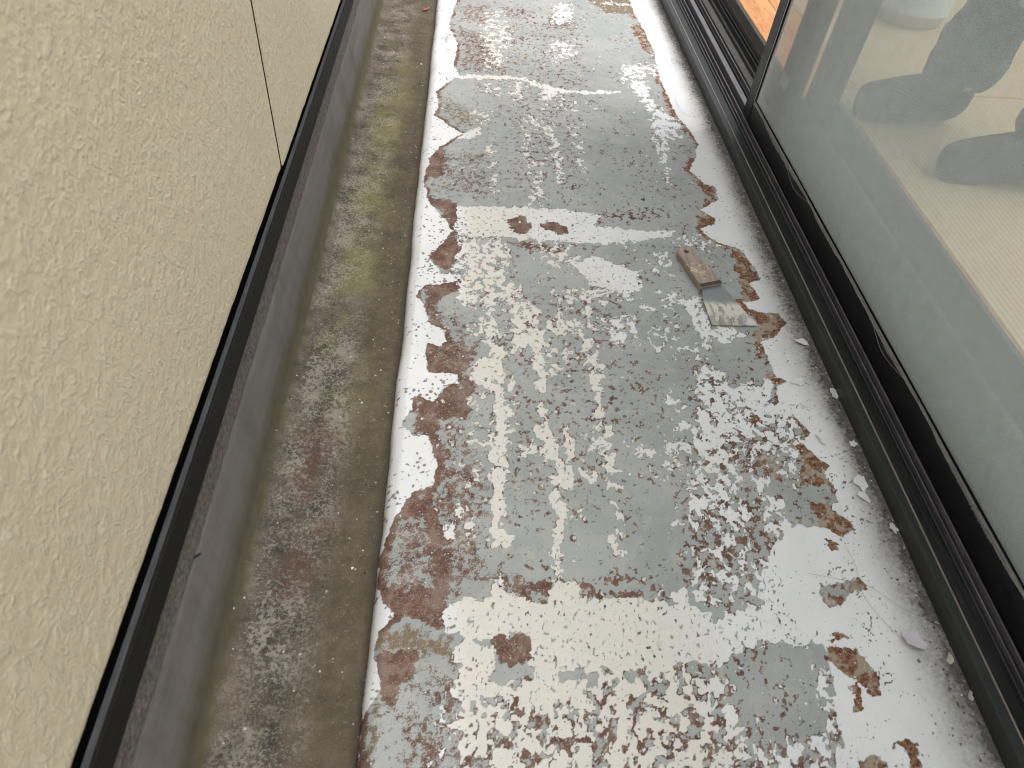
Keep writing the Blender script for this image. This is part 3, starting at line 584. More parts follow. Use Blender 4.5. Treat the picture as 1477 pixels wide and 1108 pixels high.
KERB_X = -0.098
def floor_height(X, Y):
    z = (fbm(X * 14, Y * 14, 3, 3) - 0.5) * 0.0022
    z = z + 0.010 * sstep(0.57, 0.645, X)                                  # the paint is carried up against the track
    z = z + (fbm(X * 60, Y * 60, 2, 9) - 0.5) * 0.0012 * (1 - sstep(-0.08, -0.03, X))
    return z
def build_floor():
    xs_r = [(KERB_X - 0.001, -0.030), (KERB_X + 0.0005, -0.020), (KERB_X + 0.0025, -0.013), (KERB_X + 0.006, -0.0075), (KERB_X + 0.011, -0.0035), (KERB_X + 0.017, -0.001)]
    xf = np.arange(KERB_X + 0.020, 0.6401, 0.0021)
    px = np.concatenate([[p[0] for p in xs_r], xf]); pz = np.concatenate([[p[1] for p in xs_r], np.zeros(len(xf))])
    ys = np.concatenate([np.arange(-0.9, -0.35, 0.010), np.arange(-0.35, 0.14, 0.0034), np.arange(0.14, 1.3, 0.0022), np.arange(1.3, 2.6, 0.0032), np.arange(2.6, 3.9, 0.012)])
    X, Y = np.meshgrid(px, ys); Zb = np.tile(pz, (len(ys), 1))
    wav = (fbm(X * 9, Y * 9, 3, 21) - 0.5) * 0.006                          # the kerb is hand-trowelled
    edge = 1 - sstep(KERB_X, KERB_X + 0.04, X)
    Xw = X + wav * edge
    # layers (in plan)
    wx = pfbm(X * 30, Y * 30, 5, 5, 0.70); wy = pfbm(X * 30, Y * 30, 5, 306, 0.70)
    U = X + wx * 0.0105; V = Y + wy * 0.0105
    u2 = X + wx * 0.0045 + pfbm(X * 130, Y * 130, 2, 51) * 0.0022; v2 = Y + wy * 0.0045 + pfbm(X * 130, Y * 130, 2, 452) * 0.0022
    gl = [(-0.3, 3.95), (-0.05, 3.95), (-0.03, 3.3), (-0.055, 2.9), (-0.02, 2.6)] + WHITE_GUTTER_SIDE + [(-0.105, 0.33), (-0.3, 0.33)]
    gr = [(0.9, 3.95), (0.50, 3.95), (0.53, 3.2), (0.49, 2.7)] + WHITE_DOOR_SIDE + [(0.50, 0.1), (0.48, -0.3), (0.5, -0.95), (0.9, -0.95)]
    wsd = np.maximum(poly_sd(u2, v2, gl), poly_sd(u2, v2, gr))
    gl2 = [(-0.3, 0.1), (-0.09, 0.1), (-0.07, -0.3), (-0.08, -0.95), (-0.3, -0.95)]
    wsd = np.maximum(wsd, poly_sd(u2, v2, gl2))
    near = Y < 0.30; far = Y > 2.45
    cream = np.zeros(X.shape); brown = np.zeros(X.shape); rust = np.zeros(X.shape); olive = np.zeros(X.shape); hole = np.full(X.shape, -9.0)
    patch = uni(pfbm(X * 7, Y * 7, 4, 31)); patch2 = uni(pfbm(X * 9, Y * 9, 4, 41))
    cream = 0.05 * sstep(0.5, 0.9, patch)
    cream = np.where(near, 0.55 * sstep(0.02, 0.1, X) * sstep(-0.9, 0.3, Y + 0.3), cream); cream = np.where(far, 0.5 * sstep(0.45, 0.85, patch), cream)
    brown = 0.12 * sstep(0.5, 0.95, patch2) + 0.005
    for k, dens, w, pts in WEAR:
        xa = min(p[0] for p in pts) - 0.05; xb = max(p[0] for p in pts) + 0.05; ya = min(p[1] for p in pts) - 0.05; yb = max(p[1] for p in pts) + 0.05
        i0, i1 = np.searchsorted(ys, [ya, yb]); j0, j1 = np.searchsorted(px, [xa, xb])
        if i1 <= i0 or j1 <= j0: continue
        sl = (slice(i0, i1), slice(j0, j1)); u, v = U[sl], V[sl]
        sd = (w - line_dist(u, v, pts)) if w > 0 else poly_sd(u, v, pts)
        soft = 0.005 if dens > 0.8 or k in 'rB' else (0.012 if dens > 0.6 or w > 0 else 0.030)
        val = dens * sstep(-soft, soft, sd)
        if k == 'c': cream[sl] = np.maximum(cream[sl], val)
        elif k == 'n': cream[sl] *= 1 - val
        elif k == 'b': brown[sl] = np.maximum(brown[sl], val)
        elif k == 'B': brown[sl] = np.maximum(brown[sl], val * 1.2); cream[sl] *= 1 - val
        elif k == 'r': rust[sl] = np.maximum(rust[sl], val)
        elif k == 'o': olive[sl] = np.maximum(olive[sl], val)
        elif k == 'h': hole[sl] = np.maximum(hole[sl], sd)
    wsd = np.minimum(wsd, -hole); cream = cream * (1 - sstep(-0.003, 0.004, hole)) * (1 - 0.9 * sstep(0.3, 0.7, rust))
    # --- ragged survival of each coat: density against noise of its own grain
    S = X + 0.0035 * wx; T = Y + 0.0035 * wy
    _, cell = worley(S * 165, T * 165, 77); _, cell2 = worley(S * 80, T * 80, 177)
    n_c = uni(pfbm(S * 62, T * 50, 3, 101, 0.80) + 0.45 * pfbm(S * 260, T * 200, 2, 111, 0.8) + 0.26 * (cell - 0.5))
    n_b = uni(pfbm(S * 85, T * 85, 4, 131, 0.80) + 0.3 * (cell - 0.5))
    fleck = uni(pfbm(S * 190, T * 120, 2, 161))
    dens_c = np.where(cream > 0.02, np.minimum(cream * 1.02, 0.985) + 0.0, -0.3)
    dc = dens_c - n_c
    dc = np.where((cream > 0.8), np.minimum(dc + 0.12, 0.90 - fleck), dc)
    wd, wr_ = worley(S * 62, T * 62, 201)                                   # stray chips of top coat
    chip = np.where(wr_ > 0.86, (wr_ - 0.86) * 1.35 - wd, -1) * 1.0
    wd2, wr2 = worley(S * 150, T * 150, 231); chip2 = np.where(wr2 > 0.92, (wr2 - 0.92) * 3.0 - wd2, -1)
    dc = np.maximum(dc, np.maximum(chip, chip2) * 0.6)
    halo = np.maximum(sstep(-0.20, -0.01, dc), sstep(-0.012, -0.001, wsd)) * sstep(0.30, 0.70, uni(pfbm(X * 22, Y * 22, 3, 251)))
    bb = np.maximum(np.maximum(brown, rust), olive)
    bb = np.maximum(bb, (0.62 + 0.4 * patch2) * sstep(-0.017, -0.003, wsd) * sstep(0.13, 0.09, X) * sstep(0.15, 0.45, uni(pfbm(X * 11, Y * 11, 2, 263))))
    redge = 0.80 * sstep(-0.024, -0.003, wsd) * sstep(0.40, 0.46, X) * sstep(0.35, 0.65, uni(pfbm(X * 12, Y * 12, 3, 267))) * sstep(0.46, 0.60, Y)
    rust = np.maximum(rust, redge); bb = np.maximum(bb, rust)
    leftz = sstep(0.16, 0.04, X) * sstep(0.02, 0.3, bb)
    db = np.clip(bb * 1.02 + 0.52 * halo, 0, 1.1) - (n_b * (1 - 0.45 * leftz) + 0.45 * leftz * 0.55)
    wd3, wr3 = worley(S * 130, T * 130, 271); pit = np.where(wr3 > 0.84, (wr3 - 0.84) * 1.9 - wd3, -1) - 0.10 + 0.16 * sstep(0.5, 0.8, patch2)
    db = np.maximum(db, pit)
    grain = 0.55 + 1.4 * leftz
    wd4, wr4 = worley(S * 165, T * 165, 301); sandy = 1 - sstep(0.0, 0.05, X)
    pin = np.where(wr4 > 0.45, (wr4 - 0.45) * (0.50 + 0.45 * sandy) * (0.35 + 0.9 * uni(pfbm(X * 13, Y * 13, 3, 321))) - wd4, -1)
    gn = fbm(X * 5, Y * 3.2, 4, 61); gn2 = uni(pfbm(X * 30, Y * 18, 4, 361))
    grime_shade = np.clip(sstep(0.520 + 0.06 * gn, 0.640, X) ** 1.6 * (0.88 + 0.6 * (gn - 0.3) + 0.25 * gn2), 0, 1)  # dirt and track shading in one mask, darker towards the track
    wd5, wr5 = worley((S + 0.2 * T) * 130, T * 95, 371); gdot_ = np.where(wr5 < 0.42 * sstep(0.53, 0.64, X) * (0.3 + 0.9 * gn2), 0.10 + 0.55 * wr5 - wd5 * 0.9, -1)
    crk = np.zeros(X.shape); zone = np.zeros(X.shape)
    for p in [[(0.40, 0.46), (0.56, 0.47), (0.60, 0.27), (0.40, 0.2)], [(0.53, 0.86), (0.60, 0.86), (0.62, 0.5), (0.55, 0.5)]]:
        zone = np.maximum(zone, sstep(-0.03, 0.03, poly_sd(X, Y, p)))
    cr = np.abs(pfbm(X * 24, Y * 30, 4, 381, 0.55)); crk = sstep(0.05, 0.0, cr) * sstep(0.42, 0.66, uni(pfbm(X * 17, Y * 17, 2, 391))) * zone
    warm = 1 - sstep(0.22, 0.44, X + (fbm(X * 5, Y * 5, 3, 71) - 0.5) * 0.25 + 0.10 * sstep(0.8, 1.0, Y))
    warm = warm * sstep(-0.02, 0.03, X)
    tint = uni(pfbm(X * 6, Y * 6, 4, 401)); mottle = uni(pfbm(X * 34, Y * 34, 5, 411, 0.65))
    Z = Zb + floor_height(X, Y) * sstep(KERB_X, KERB_X + 0.03, X)
    n, m = X.shape
    co = np.empty((n * m, 3), np.float32); co[:, 0] = Xw.ravel(); co[:, 1] = Y.ravel(); co[:, 2] = Z.ravel()
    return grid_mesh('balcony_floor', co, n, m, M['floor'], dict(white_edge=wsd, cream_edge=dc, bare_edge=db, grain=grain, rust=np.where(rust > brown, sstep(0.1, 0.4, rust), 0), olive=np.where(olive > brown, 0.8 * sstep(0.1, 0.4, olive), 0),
                     grime_shade=grime_shade, grit=gdot_, warm=warm, pin=pin, crack=crk, tint=tint, mottle=mottle))
def grid_mesh(name, co, n, m, mat, attrs=None, parent=None):
    idx = (np.arange(n - 1)[:, None] * m + np.arange(m - 1)[None, :]).ravel()
    q = np.stack([idx, idx + 1, idx + 1 + m, idx + m], 1).astype(np.int32)
    me = bpy.data.meshes.new(name); me.vertices.add(n * m); me.vertices.foreach_set('co', co.ravel())
    me.loops.add(q.size); me.loops.foreach_set('vertex_index', q.ravel())
    me.polygons.add(len(q)); me.polygons.foreach_set('loop_start', np.arange(0, q.size, 4, dtype=np.int32))
    me.polygons.foreach_set('use_smooth', np.ones(len(q), bool)); me.update(calc_edges=True)
    for k, v in (attrs or {}).items():
        a = me.attributes.new(k, 'FLOAT', 'POINT'); a.data.foreach_set('value', np.ascontiguousarray(v, np.float32).ravel())
    me.materials.append(mat); o = bpy.data.objects.new(name, me); return link(o, parent)
floor = build_floor(); floor['kind'] = 'structure'

# drainage gutter: bottom and the cove on its far side
GZ = -0.022
prof = [(KERB_X + 0.006, GZ - 0.006), (KERB_X - 0.006, GZ + 0.0005)]
prof += [(x, GZ) for x in np.linspace(KERB_X - 0.012, -0.246, 34)]
for a in np.linspace(0, 80, 9)[1:]:
    a = math.radians(a); prof.append((-0.246 - 0.024 * math.sin(a), GZ + 0.024 * (1 - math.cos(a))))
ys = np.concatenate([np.arange(-0.9, 0.2, 0.02), np.arange(0.2, 2.7, 0.005), np.arange(2.7, 3.9, 0.02)])
PX, Y = np.meshgrid([p[0] for p in prof], ys); PZ = np.tile([p[1] for p in prof], (len(ys), 1))
PZ = PZ + (fbm(PX * 40, Y * 40, 4, 81) - 0.5) * 0.0030 + (fbm(PX * 6, Y * 5, 3, 82) - 0.5) * 0.004
PX = PX + (fbm(PX * 12, Y * 12, 3, 83) - 0.5) * 0.004
gutter = grid_mesh('gutter', np.stack([PX.ravel(), Y.ravel(), PZ.ravel()], 1).astype(np.float32), len(ys), len(prof), M['gutter']); gutter['kind'] = 'structure'

# ------------------------------------------------------------------ parapet wall
par = thing('parapet_wall', 'beige rippled siding parapet on a grey mortar base along the gutter', 'parapet', (-0.33, 1.0, -0.02))
up = [(-0.2640, -0.016), (-0.2675, -0.008), (-0.2698, 0.000), (-0.2712, 0.006)] + [(-0.2715 - 0.0125 * q, 0.010 + 0.102 * q) for q in np.linspace(0, 1, 14)] + [(-0.2850, 0.1145), (-0.2848, 0.118)] + [(-0.2850 - 0.001 * q, 0.120 + 0.055 * q) for q in np.linspace(0, 1, 8)] + [(-0.300, 0.178), (-0.345, 0.178)]
ysu = np.concatenate([np.arange(-0.9, 0.1, 0.03), np.arange(0.1, 2.7, 0.008), np.arange(2.7, 3.9, 0.03)])
UX, Y = np.meshgrid([p[0] for p in up], ysu); UZ = np.tile([p[1] for p in up], (len(ysu), 1))
bandf = sstep(0.112, 0.120, UZ)
UX = UX + (fbm(UZ * 6, Y * 6, 3, 91) - 0.5) * 0.004 * sstep(0.0, 0.03, UZ) * (1 - 0.6 * bandf) + (fbm(UZ * 90, Y * 90, 3, 92) - 0.5) * (0.0006 + 0.0030 * bandf)
o = grid_mesh('mortar_base', np.stack([UX.ravel(), Y.ravel(), UZ.ravel()], 1).astype(np.float32), len(ysu), len(up), M['upstand']); o.parent = par; o.matrix_parent_inverse = Matrix.Translation(-par.location)
fl = extrude('flashing', [(-0.2815, 0.165), (-0.2795, 0.1665), (-0.2778, 0.2085), (-0.2790, 0.2105), (-0.2805, 0.2102), (-0.2825, 0.170)], -0.9, 3.9, M['flash'], par, n=1)
ft = extrude('flashing_top', [(-0.2806, 0.2108), (-0.2806, 0.2090), (-0.2866, 0.2060), (-0.2866, 0.2104)], -0.9, 3.9, M['flash_top'], par)
extrude('gap_shade_strip', [(-0.2995, 0.1795), (-0.2995, 0.30), (-0.345, 0.30), (-0.345, 0.1795)], -0.9, 3.9, M['black'], par)  # black sheet added to stand for shade in the gap under the siding
def siding_panel(y0, y1, zb):
    x1, x0 = -0.2835, -0.2985; bm = bmesh.new()
    wob = lambda y: (fbm(np.array([y * 40.0]), np.array([zb * 10]), 3, 95)[0] - 0.5) * 0.0030
    yy = np.linspace(y0, y1, 260); zz = [zb, zb + 0.003, zb + 0.010, 0.6, 1.12]
    offs = [-0.0035, -0.0008, 0, 0, 0]
    rows = []
    for y in yy:
        e = min(y - y0, y1 - y); rnd = 0.006 * max(0, 1 - e / 0.006) ** 2
        rows.append([bm.verts.new((x1 + offs[k] - (0.004 * max(0, 1 - e / 0.004) ** 2), y, zz[k] + (wob(y) + rnd if k < 3 else 0))) for k in range(5)] + [bm.verts.new((x0, y, zb + 0.001 + wob(y) + rnd))])
    for a, b in zip(rows[:-1], rows[1:]):
        for k in range(4): bm.faces.new((a[k], b[k], b[k + 1], a[k + 1]))
        bm.faces.new((a[5], b[5], b[0], a[0]))
    for r in (rows[0], rows[-1]): bm.faces.new((r[0], r[1], r[2], r[3], r[4], r[5]))
    return bm_obj('siding_panel', bm, M['siding'], par, smooth=False)
p1 = siding_panel(-0.85, 1.0075, 0.2295); p2 = siding_panel(1.0120, 2.83, 0.2235); p3 = siding_panel(2.8335, 3.9, 0.2235)
box('joint_shade_strip', -0.2990, -0.2850, 1.0077, 1.0118, 0.2265, 1.118, M['black'], par, 0)  # black filler added so the seam reads as a shaded gap
box('wall_core', -0.344, -0.3005, -0.9, 3.9, 0.302, 1.12, M['black'], par, 0)
box('outer_siding', -0.365, -0.3465, -0.9, 3.9, -3.19, 1.12, M['siding'], par, 0)
box('coping', -0.385, -0.262, -0.92, 3.92, 1.1205, 1.145, M['sash'], par, 0.004)

# ------------------------------------------------------------------ sliding-door sill (one aluminium frame, several rails)
YA, YB = -1.2, 3.4
sill = thing('door_sill', 'black aluminium sliding-door sill with dusty parallel rails beside the white floor edge', 'door sill', (0.72, 1.0, 0))
extrude('outer_face', [(0.632, -0.002), (0.6335, 0.0345), (0.6345, 0.0355), (0.6465, 0.0352), (0.6465, -0.002)], YA, YB, M['track_face'], sill)
extrude('worn_edge', [(0.6468, 0.0300), (0.6468, 0.0364), (0.6484, 0.0367), (0.6491, 0.0362), (0.6491, 0.0300)], YA, YB, M['worn'], sill)
extrude('groove_bed', [(0.6492, -0.002), (0.6492, 0.0318), (0.6720, 0.0324), (0.6720, -0.002)], YA, YB, M['track'], sill)
extrude('ledge', [(0.6722, -0.002), (0.6722, 0.0352), (0.6734, 0.0360), (0.6756, 0.0358), (0.6756, -0.002)], YA, YB, M['track_face'], sill)
extrude('channel_bed', [(0.6758, -0.002), (0.6758, 0.0250), (0.7068, 0.0260), (0.7068, -0.002)], YA, YB, M['track'], sill)
def rail(x, w, z, mat='track', zb=0.026):
    return extrude('rail', [(x - w / 2, zb - 0.0008), (x - w / 2, z - 0.001), (x - w / 2 + 0.0008, z), (x + w / 2 - 0.0008, z), (x + w / 2, z - 0.001), (x + w / 2, zb - 0.0008)], YA, YB, M[mat], sill)
rail(0.6815, 0.0022, 0.0385, 'rail'); rail(0.6905, 0.0026, 0.0425, 'rail')
extrude('inner_step', [(0.7070, -0.002), (0.7070, 0.0440), (0.7080, 0.0450), (0.7205, 0.0452), (0.7215, 0.0442), (0.7215, -0.002)], YA, YB, M['rail'], sill)
extrude('sash_channel', [(0.7217, -0.002), (0.7217, 0.0390), (0.7440, 0.0395), (0.7440, -0.002)], YA, YB, M['track'], sill)
rail(0.7275, 0.0022, 0.0470, 'track_face', 0.0395); rail(0.7370, 0.0030, 0.0500, 'rail', 0.0395)
extrude('dusty_ledge', [(0.7442, -0.002), (0.7442, 0.0490), (0.7455, 0.0500), (0.7625, 0.0505), (0.7640, 0.0498), (0.7640, -0.002)], YA, YB, M['dustlip'], sill)
extrude('inner_channel', [(0.7642, -0.002), (0.7642, 0.0470), (0.8030, 0.0475), (0.8030, -0.002)], YA, YB, M['track'], sill)
rail(0.7710, 0.0030, 0.0560, 'dustlip', 0.0475); rail(0.7880, 0.0030, 0.0600, 'track_face', 0.0475); rail(0.7960, 0.0025, 0.0640, 'track_face', 0.0475)
extrude('inner_upstand', [(0.8032, -0.002), (0.8032, 0.0740), (0.8045, 0.0755), (0.8080, 0.0970), (0.8170, 0.0985), (0.8170, -0.002)], YA, YB, M['dustlip'], sill)

# ------------------------------------------------------------------ insect-screen door
scr = thing('screen_door', 'black framed insect screen door with grey mesh and a frayed lower edge', 'screen door', (0.70, 0.7, 0.044))
SX0, SX1, SY1, SY0 = 0.6935, 0.7055, 1.668, -0.62
MZ0 = 0.0955
bm = bmesh.new()
box('stile', SX0 - 0.002, SX1, SY1 - 0.044, SY1, 0.0436, 2.0, M['sash'], scr, 0.002)
box('stile', SX0 - 0.002, SX1, SY0, SY0 + 0.044, 0.0436, 2.0, M['sash'], scr, 0.002)
brail = box('bottom_rail', SX0, SX1, SY0 + 0.0445, SY1 - 0.0445, 0.0436, MZ0 - 0.001, M['sash'], scr, 0.002)
box('top_rail', SX0, SX1, SY0 + 0.0445, SY1 - 0.0445, 1.95, 2.0, M['sash'], scr, 0.002)
def threads():
    pitch, rad = 0.00135, 0.00021; V = []; F = []
    def prism(p, q, u, w):
        b = len(V)
        for c in (p, q):
            for k in range(3):
                a = k * 2.0944 + 0.4; V.append((c[0] + rad * math.cos(a) * u[0] + rad * math.sin(a) * w[0], c[1] + rad * math.cos(a) * u[1] + rad * math.sin(a) * w[1], c[2] + rad * math.cos(a) * u[2] + rad * math.sin(a) * w[2]))
        for k in range(3): F.append((b + k, b + (k + 1) % 3, b + 3 + (k + 1) % 3, b + 3 + k))
    x = 0.6985; ya, yb = SY0 + 0.044, SY1 - 0.044
    z = MZ0
    while z < 1.95: prism((x, ya, z), (x, yb, z), (1, 0, 0), (0, 0, 1)); z += pitch
    y = ya
    while y < yb: prism((x + 0.0003, y, MZ0 - 0.001), (x + 0.0003, y, 1.95), (1, 0, 0), (0, 1, 0)); y += pitch
    return mesh_obj('mesh_fabric', V, F, M['thread'], scr, smooth=True, kind='stuff')
threads()
def tube(pts, r, V, F, k=4):
    b = len(V); n = len(pts)
    for i, p in enumerate(pts):
        dvec = Vector(pts[min(i + 1, n - 1)]) - Vector(pts[max(i - 1, 0)]); dvec.normalize()
        u = dvec.orthogonal().normalized(); w = dvec.cross(u); ri = r(i / (n - 1)) if callable(r) else r
        for q in range(k):
            a = q * 2 * math.pi / k; V.append(tuple(Vector(p) + (u * math.cos(a) + w * math.sin(a)) * ri))
    for i in range(n - 1):
        for q in range(k): F.append((b + i * k + q, b + i * k + (q + 1) % k, b + (i + 1) * k + (q + 1) % k, b + (i + 1) * k + q))
def frays():
    V, F = [], []
    nz = lambda y, f, sd: float(vnoise(np.array([y * f]), np.array([sd + 0.5]), sd)[0])
    L0 = lambda y: 0.0035 + 0.011 * max(0.0, nz(y, 9, 5) - 0.25) + 0.004 * nz(y, 55, 6)
    y = SY0 + 0.05
    while y < SY1 - 0.046:                                                  # cut ends of the upright threads
        Ln = L0(y) * random.uniform(0.8, 1.1); lean = 0.0025 * (nz(y, 20, 8) - 0.3)
        tube([(SX0 - 0.0005, y, MZ0 + 0.002), (SX0 - 0.0012, y + lean * 0.4, MZ0 - Ln * 0.5), (SX0 - 0.0010, y + lean, MZ0 - Ln)], 0.00021, V, F, 3)
        y += 0.00135
    for k in range(6):                                                      # lengthwise threads still holding the fringe
        yy = SY0 + 0.05
        while yy < SY1 - 0.06:
            ln = random.uniform(0.05, 0.22); q = [v for v in np.arange(yy, min(yy + ln, SY1 - 0.046), 0.005)]
            if len(q) > 2: tube([(SX0 - 0.0009, v, MZ0 - min(0.0014 * k + 0.0006, L0(v) * 0.85)) for v in q], 0.00019, V, F, 3)
            yy += ln + random.uniform(0, 0.03 * k)
    for y0, y1, dip in ((1.20, 1.36, 0.016), (0.72, 0.86, 0.014)):          # two loose loops
        tube([(SX0 - 0.0018, y0 + (y1 - y0) * s_, MZ0 - 0.003 - dip * math.sin(math.pi * s_) ** 0.8 + 0.0012 * math.sin(9 * s_)) for s_ in np.linspace(0, 1, 24)], 0.00018, V, F, 4)
    return mesh_obj('frayed_edge', V, F, M['fray'], scr, kind='stuff')
frays()
V, F = [], []
tube([(SX0 - 0.0006, yy, MZ0 + 0.0022 + 0.0007 * math.sin(yy * 21)) for yy in np.arange(SY0 + 0.045, SY1 - 0.044, 0.01)], 0.0011, V, F, 6)
mesh_obj('rubber_spline', V, F, M['black'], brail, smooth=True)
V, F = [], []
tube([(SX0 - 0.0008, SY1 - 0.0445 - 0.0006 * math.sin(zz * 60), zz) for zz in np.arange(0.095, 1.95, 0.01)], 0.0009, V, F, 5)
mesh_obj('rubber_spline', V, F, M['fray'], scr, smooth=True)

# ------------------------------------------------------------------ two glass sashes pushed behind the screen
def sash(label, x0, x1, ya, yb, zt, zbase, sw):
    t = thing('glass_door', label, 'glass door', ((x0 + x1) / 2, (ya + yb) / 2, zbase), 'sliding glass doors')
    box('stile', x0, x1, yb - sw, yb, zbase, 2.0, M['sash'], t, 0.002)
    box('stile', x0, x1, ya, ya + sw * 0.6, zbase, 2.0, M['sash'], t, 0.002)
    box('bottom_rail', x0 + 0.0006, x1 - 0.0006, ya + sw * 0.6 + 0.0004, yb - sw - 0.0004, zbase, zt, M['sash'], t, 0.002)
    box('top_rail', x0 + 0.0006, x1 - 0.0006, ya + sw * 0.6 + 0.0004, yb - sw - 0.0004, 1.94, 2.0, M['sash'], t, 0.002)
    xm = (x0 + x1) / 2
    pane = box('pane', xm - 0.002, xm + 0.002, ya + sw * 0.6 - 0.006, yb - sw + 0.006, zt - 0.006, 1.946, M['glass'], t, 0)
    box('glazing_bead', x0 - 0.0002, x0 + 0.004, ya + sw * 0.6 + 0.001, yb - sw - 0.001, zt + 0.0004, zt + 0.005, M['dustlip'], pane, 0.0005)
    return t
s1 = sash('outer sliding glass door, nearest to the screen mesh, with a white corner guide', 0.7295, 0.7435, -0.10, 1.612, 0.172, 0.0505, 0.112)
box('corner_guide', 0.7280, 0.7292, 1.560, 1.604, 0.150, 0.178, M['pail'], [c for c in s1.children if c.name.startswith('stile')][0], 0.001)
s2 = sash('inner sliding glass door next to the wooden threshold', 0.7690, 0.7860, -0.16, 1.536, 0.2035, 0.0605, 0.120)

# ------------------------------------------------------------------ room behind the door
WZ = 0.100
thr = box('wood_threshold', 0.8172, 0.9145, -1.2, 3.4, 0.02, WZ, M['wood'], None, 0.003); tag(thr, 'orange varnished wooden threshold board inside the sliding door', 'threshold', kind='thing')
wf = thing('wooden_floor', 'orange wood floorboards beyond the tatami, seen through the open door', 'floorboards', (1.5, 2.9, 0.02))
for i in range(9):
    box('floorboard', 0.9165 + i * 0.16, 0.9165 + i * 0.16 + 0.158, 2.44, 3.4, 0.02, WZ - 0.001, M['wood'], wf, 0.002)
box('floorboard', 0.9165, 0.9840, 1.72, 2.438, 0.02, WZ - 0.001, M['wood'], wf, 0.002)
tm = thing('tatami_floor', 'pale woven tatami mats covering the room floor', 'tatami')
for y0, y1 in ((-1.2, 0.588), (0.592, 2.436)):
    for x0, x1 in ((0.9165, 1.80), (1.803, 2.70)):
        xx0 = 0.986 if (y0 > 0 and x0 < 1) else x0
        if y0 > 0 and x0 < 1:
            box('tatami_mat', 0.9165, x1, y0, 1.717, 0.03, WZ - 0.0005, M['tatami'], tm, 0.004)
            box('tatami_mat', xx0, x1, 1.720, y1, 0.03, WZ - 0.0005, M['tatami'], tm, 0.004)
        else: box('tatami_mat', x0, x1, y0, y1, 0.03, WZ - 0.0005, M['tatami'], tm, 0.004)
base = box('room_subfloor', 0.66, 2.72, -1.22, 3.42, -0.25, -0.0025, M['wall'], None, 0); base['kind'] = 'structure'
# pale round pail on the mats
def lathe(name, prof, loc, mat, parent=None, n=40):
    V, F = [], []; m = len(prof)
    for i in range(n):
        a = 2 * math.pi * i / n; V += [(loc[0] + r * math.cos(a), loc[1] + r * math.sin(a), loc[2] + z) for r, z in prof]
    for i in range(n):
        for j in range(m - 1):
            a = i * m + j; b = ((i + 1) % n) * m + j; F.append((a, b, b + 1, a + 1))
    return mesh_obj(name, V, F, mat, parent, smooth=True)
pl = thing('plastic_pail', 'round pale plastic pail standing on the tatami behind the person', 'pail', (1.33, 2.24, WZ))
lathe('body', [(0.0, 0.002), (0.098, 0.0), (0.104, 0.004), (0.108, 0.030), (0.112, 0.032), (0.112, 0.037), (0.109, 0.039), (0.122, 0.155), (0.119, 0.155), (0.105, 0.010), (0.0, 0.008)], (1.33, 2.24, WZ), M['pail'], pl)
lathe('rim', [(0.121, 0.150), (0.127, 0.151), (0.129, 0.156), (0.126, 0.161), (0.120, 0.160), (0.119, 0.1555)], (1.33, 2.24, WZ), M['pail'], pl)

# ------------------------------------------------------------------ person standing inside
def skin(name, pts, edges, radii, mat, parent, root=0, sub=2):
    me = bpy.data.meshes.new(name); me.from_pydata(pts, edges, []); me.update(); me.materials.append(mat)
    o = bpy.data.objects.new(name, me); link(o, parent)
    o.matrix_parent_inverse = Matrix.Translation(-parent.location)
    md = o.modifiers.new('skin', 'SKIN'); md.use_smooth_shade = True
    sv = me.skin_vertices[0].data if me.skin_vertices else None
    if sv is None:
        me.attributes; bpy.context.view_layer.objects.active = o; sv = me.skin_vertices[0].data
    for i, r in enumerate(radii): sv[i].radius = (r, r) if not isinstance(r, tuple) else r
    sv[root].use_root = True
    ms = o.modifiers.new('smooth', 'SUBSURF'); ms.levels = sub; ms.render_levels = sub
    return o
per = thing('person', 'person in paint-spotted dark jeans and charcoal socks standing on the tatami behind the mesh', 'person', (1.16, 1.45, WZ))
A1, A2 = (1.100, 1.570), (1.190, 1.315)                                    # ankles
HZ = WZ
def chain(*ps): return list(ps)
hip = Vector((1.30, 1.45, HZ + 0.90))
# body: pelvis, chest, neck, head, arms
bp = [hip, hip + Vector((-.01, 0, .16)), hip + Vector((-.03, 0, .36)), hip + Vector((-.02, 0, .50)), hip + Vector((-.03, 0, .57)), hip + Vector((-.05, 0, .64)), hip + Vector((-.055, 0, .74)), hip + Vector((-.045, 0, .80)),
      hip + Vector((-.02, .17, .48)), hip + Vector((.0, .23, .22)), hip + Vector((-.07, .24, .0)), hip + Vector((-.02, -.17, .48)), hip + Vector((.0, -.23, .22)), hip + Vector((-.07, -.24, .0)),
      hip + Vector((-.01, .10, -.04)), hip + Vector((-.01, -.10, -.04))]
be = [(0, 1), (1, 2), (2, 3), (3, 4), (4, 5), (5, 6), (6, 7), (3, 8), (8, 9), (9, 10), (3, 11), (11, 12), (12, 13), (0, 14), (0, 15)]
br_ = [.13, .125, .14, .11, .055, .075, .085, .06, .055, .042, .030, .055, .042, .030, .09, .09]
body = skin('body', [tuple(p) for p in bp], be, br_, M['skin'], per)
skin('shirt', [tuple(p) for p in (hip + Vector((-.005, 0, .02)), bp[1], bp[2], hip + Vector((-.02, 0, .475)), bp[8], hip + Vector((0, .215, .30)), bp[11], hip + Vector((0, -.215, .30)))],
     [(0, 1), (1, 2), (2, 3), (3, 4), (4, 5), (3, 6), (6, 7)], [.155, .145, .155, .12, .07, .062, .07, .062], M['shirt'], per)
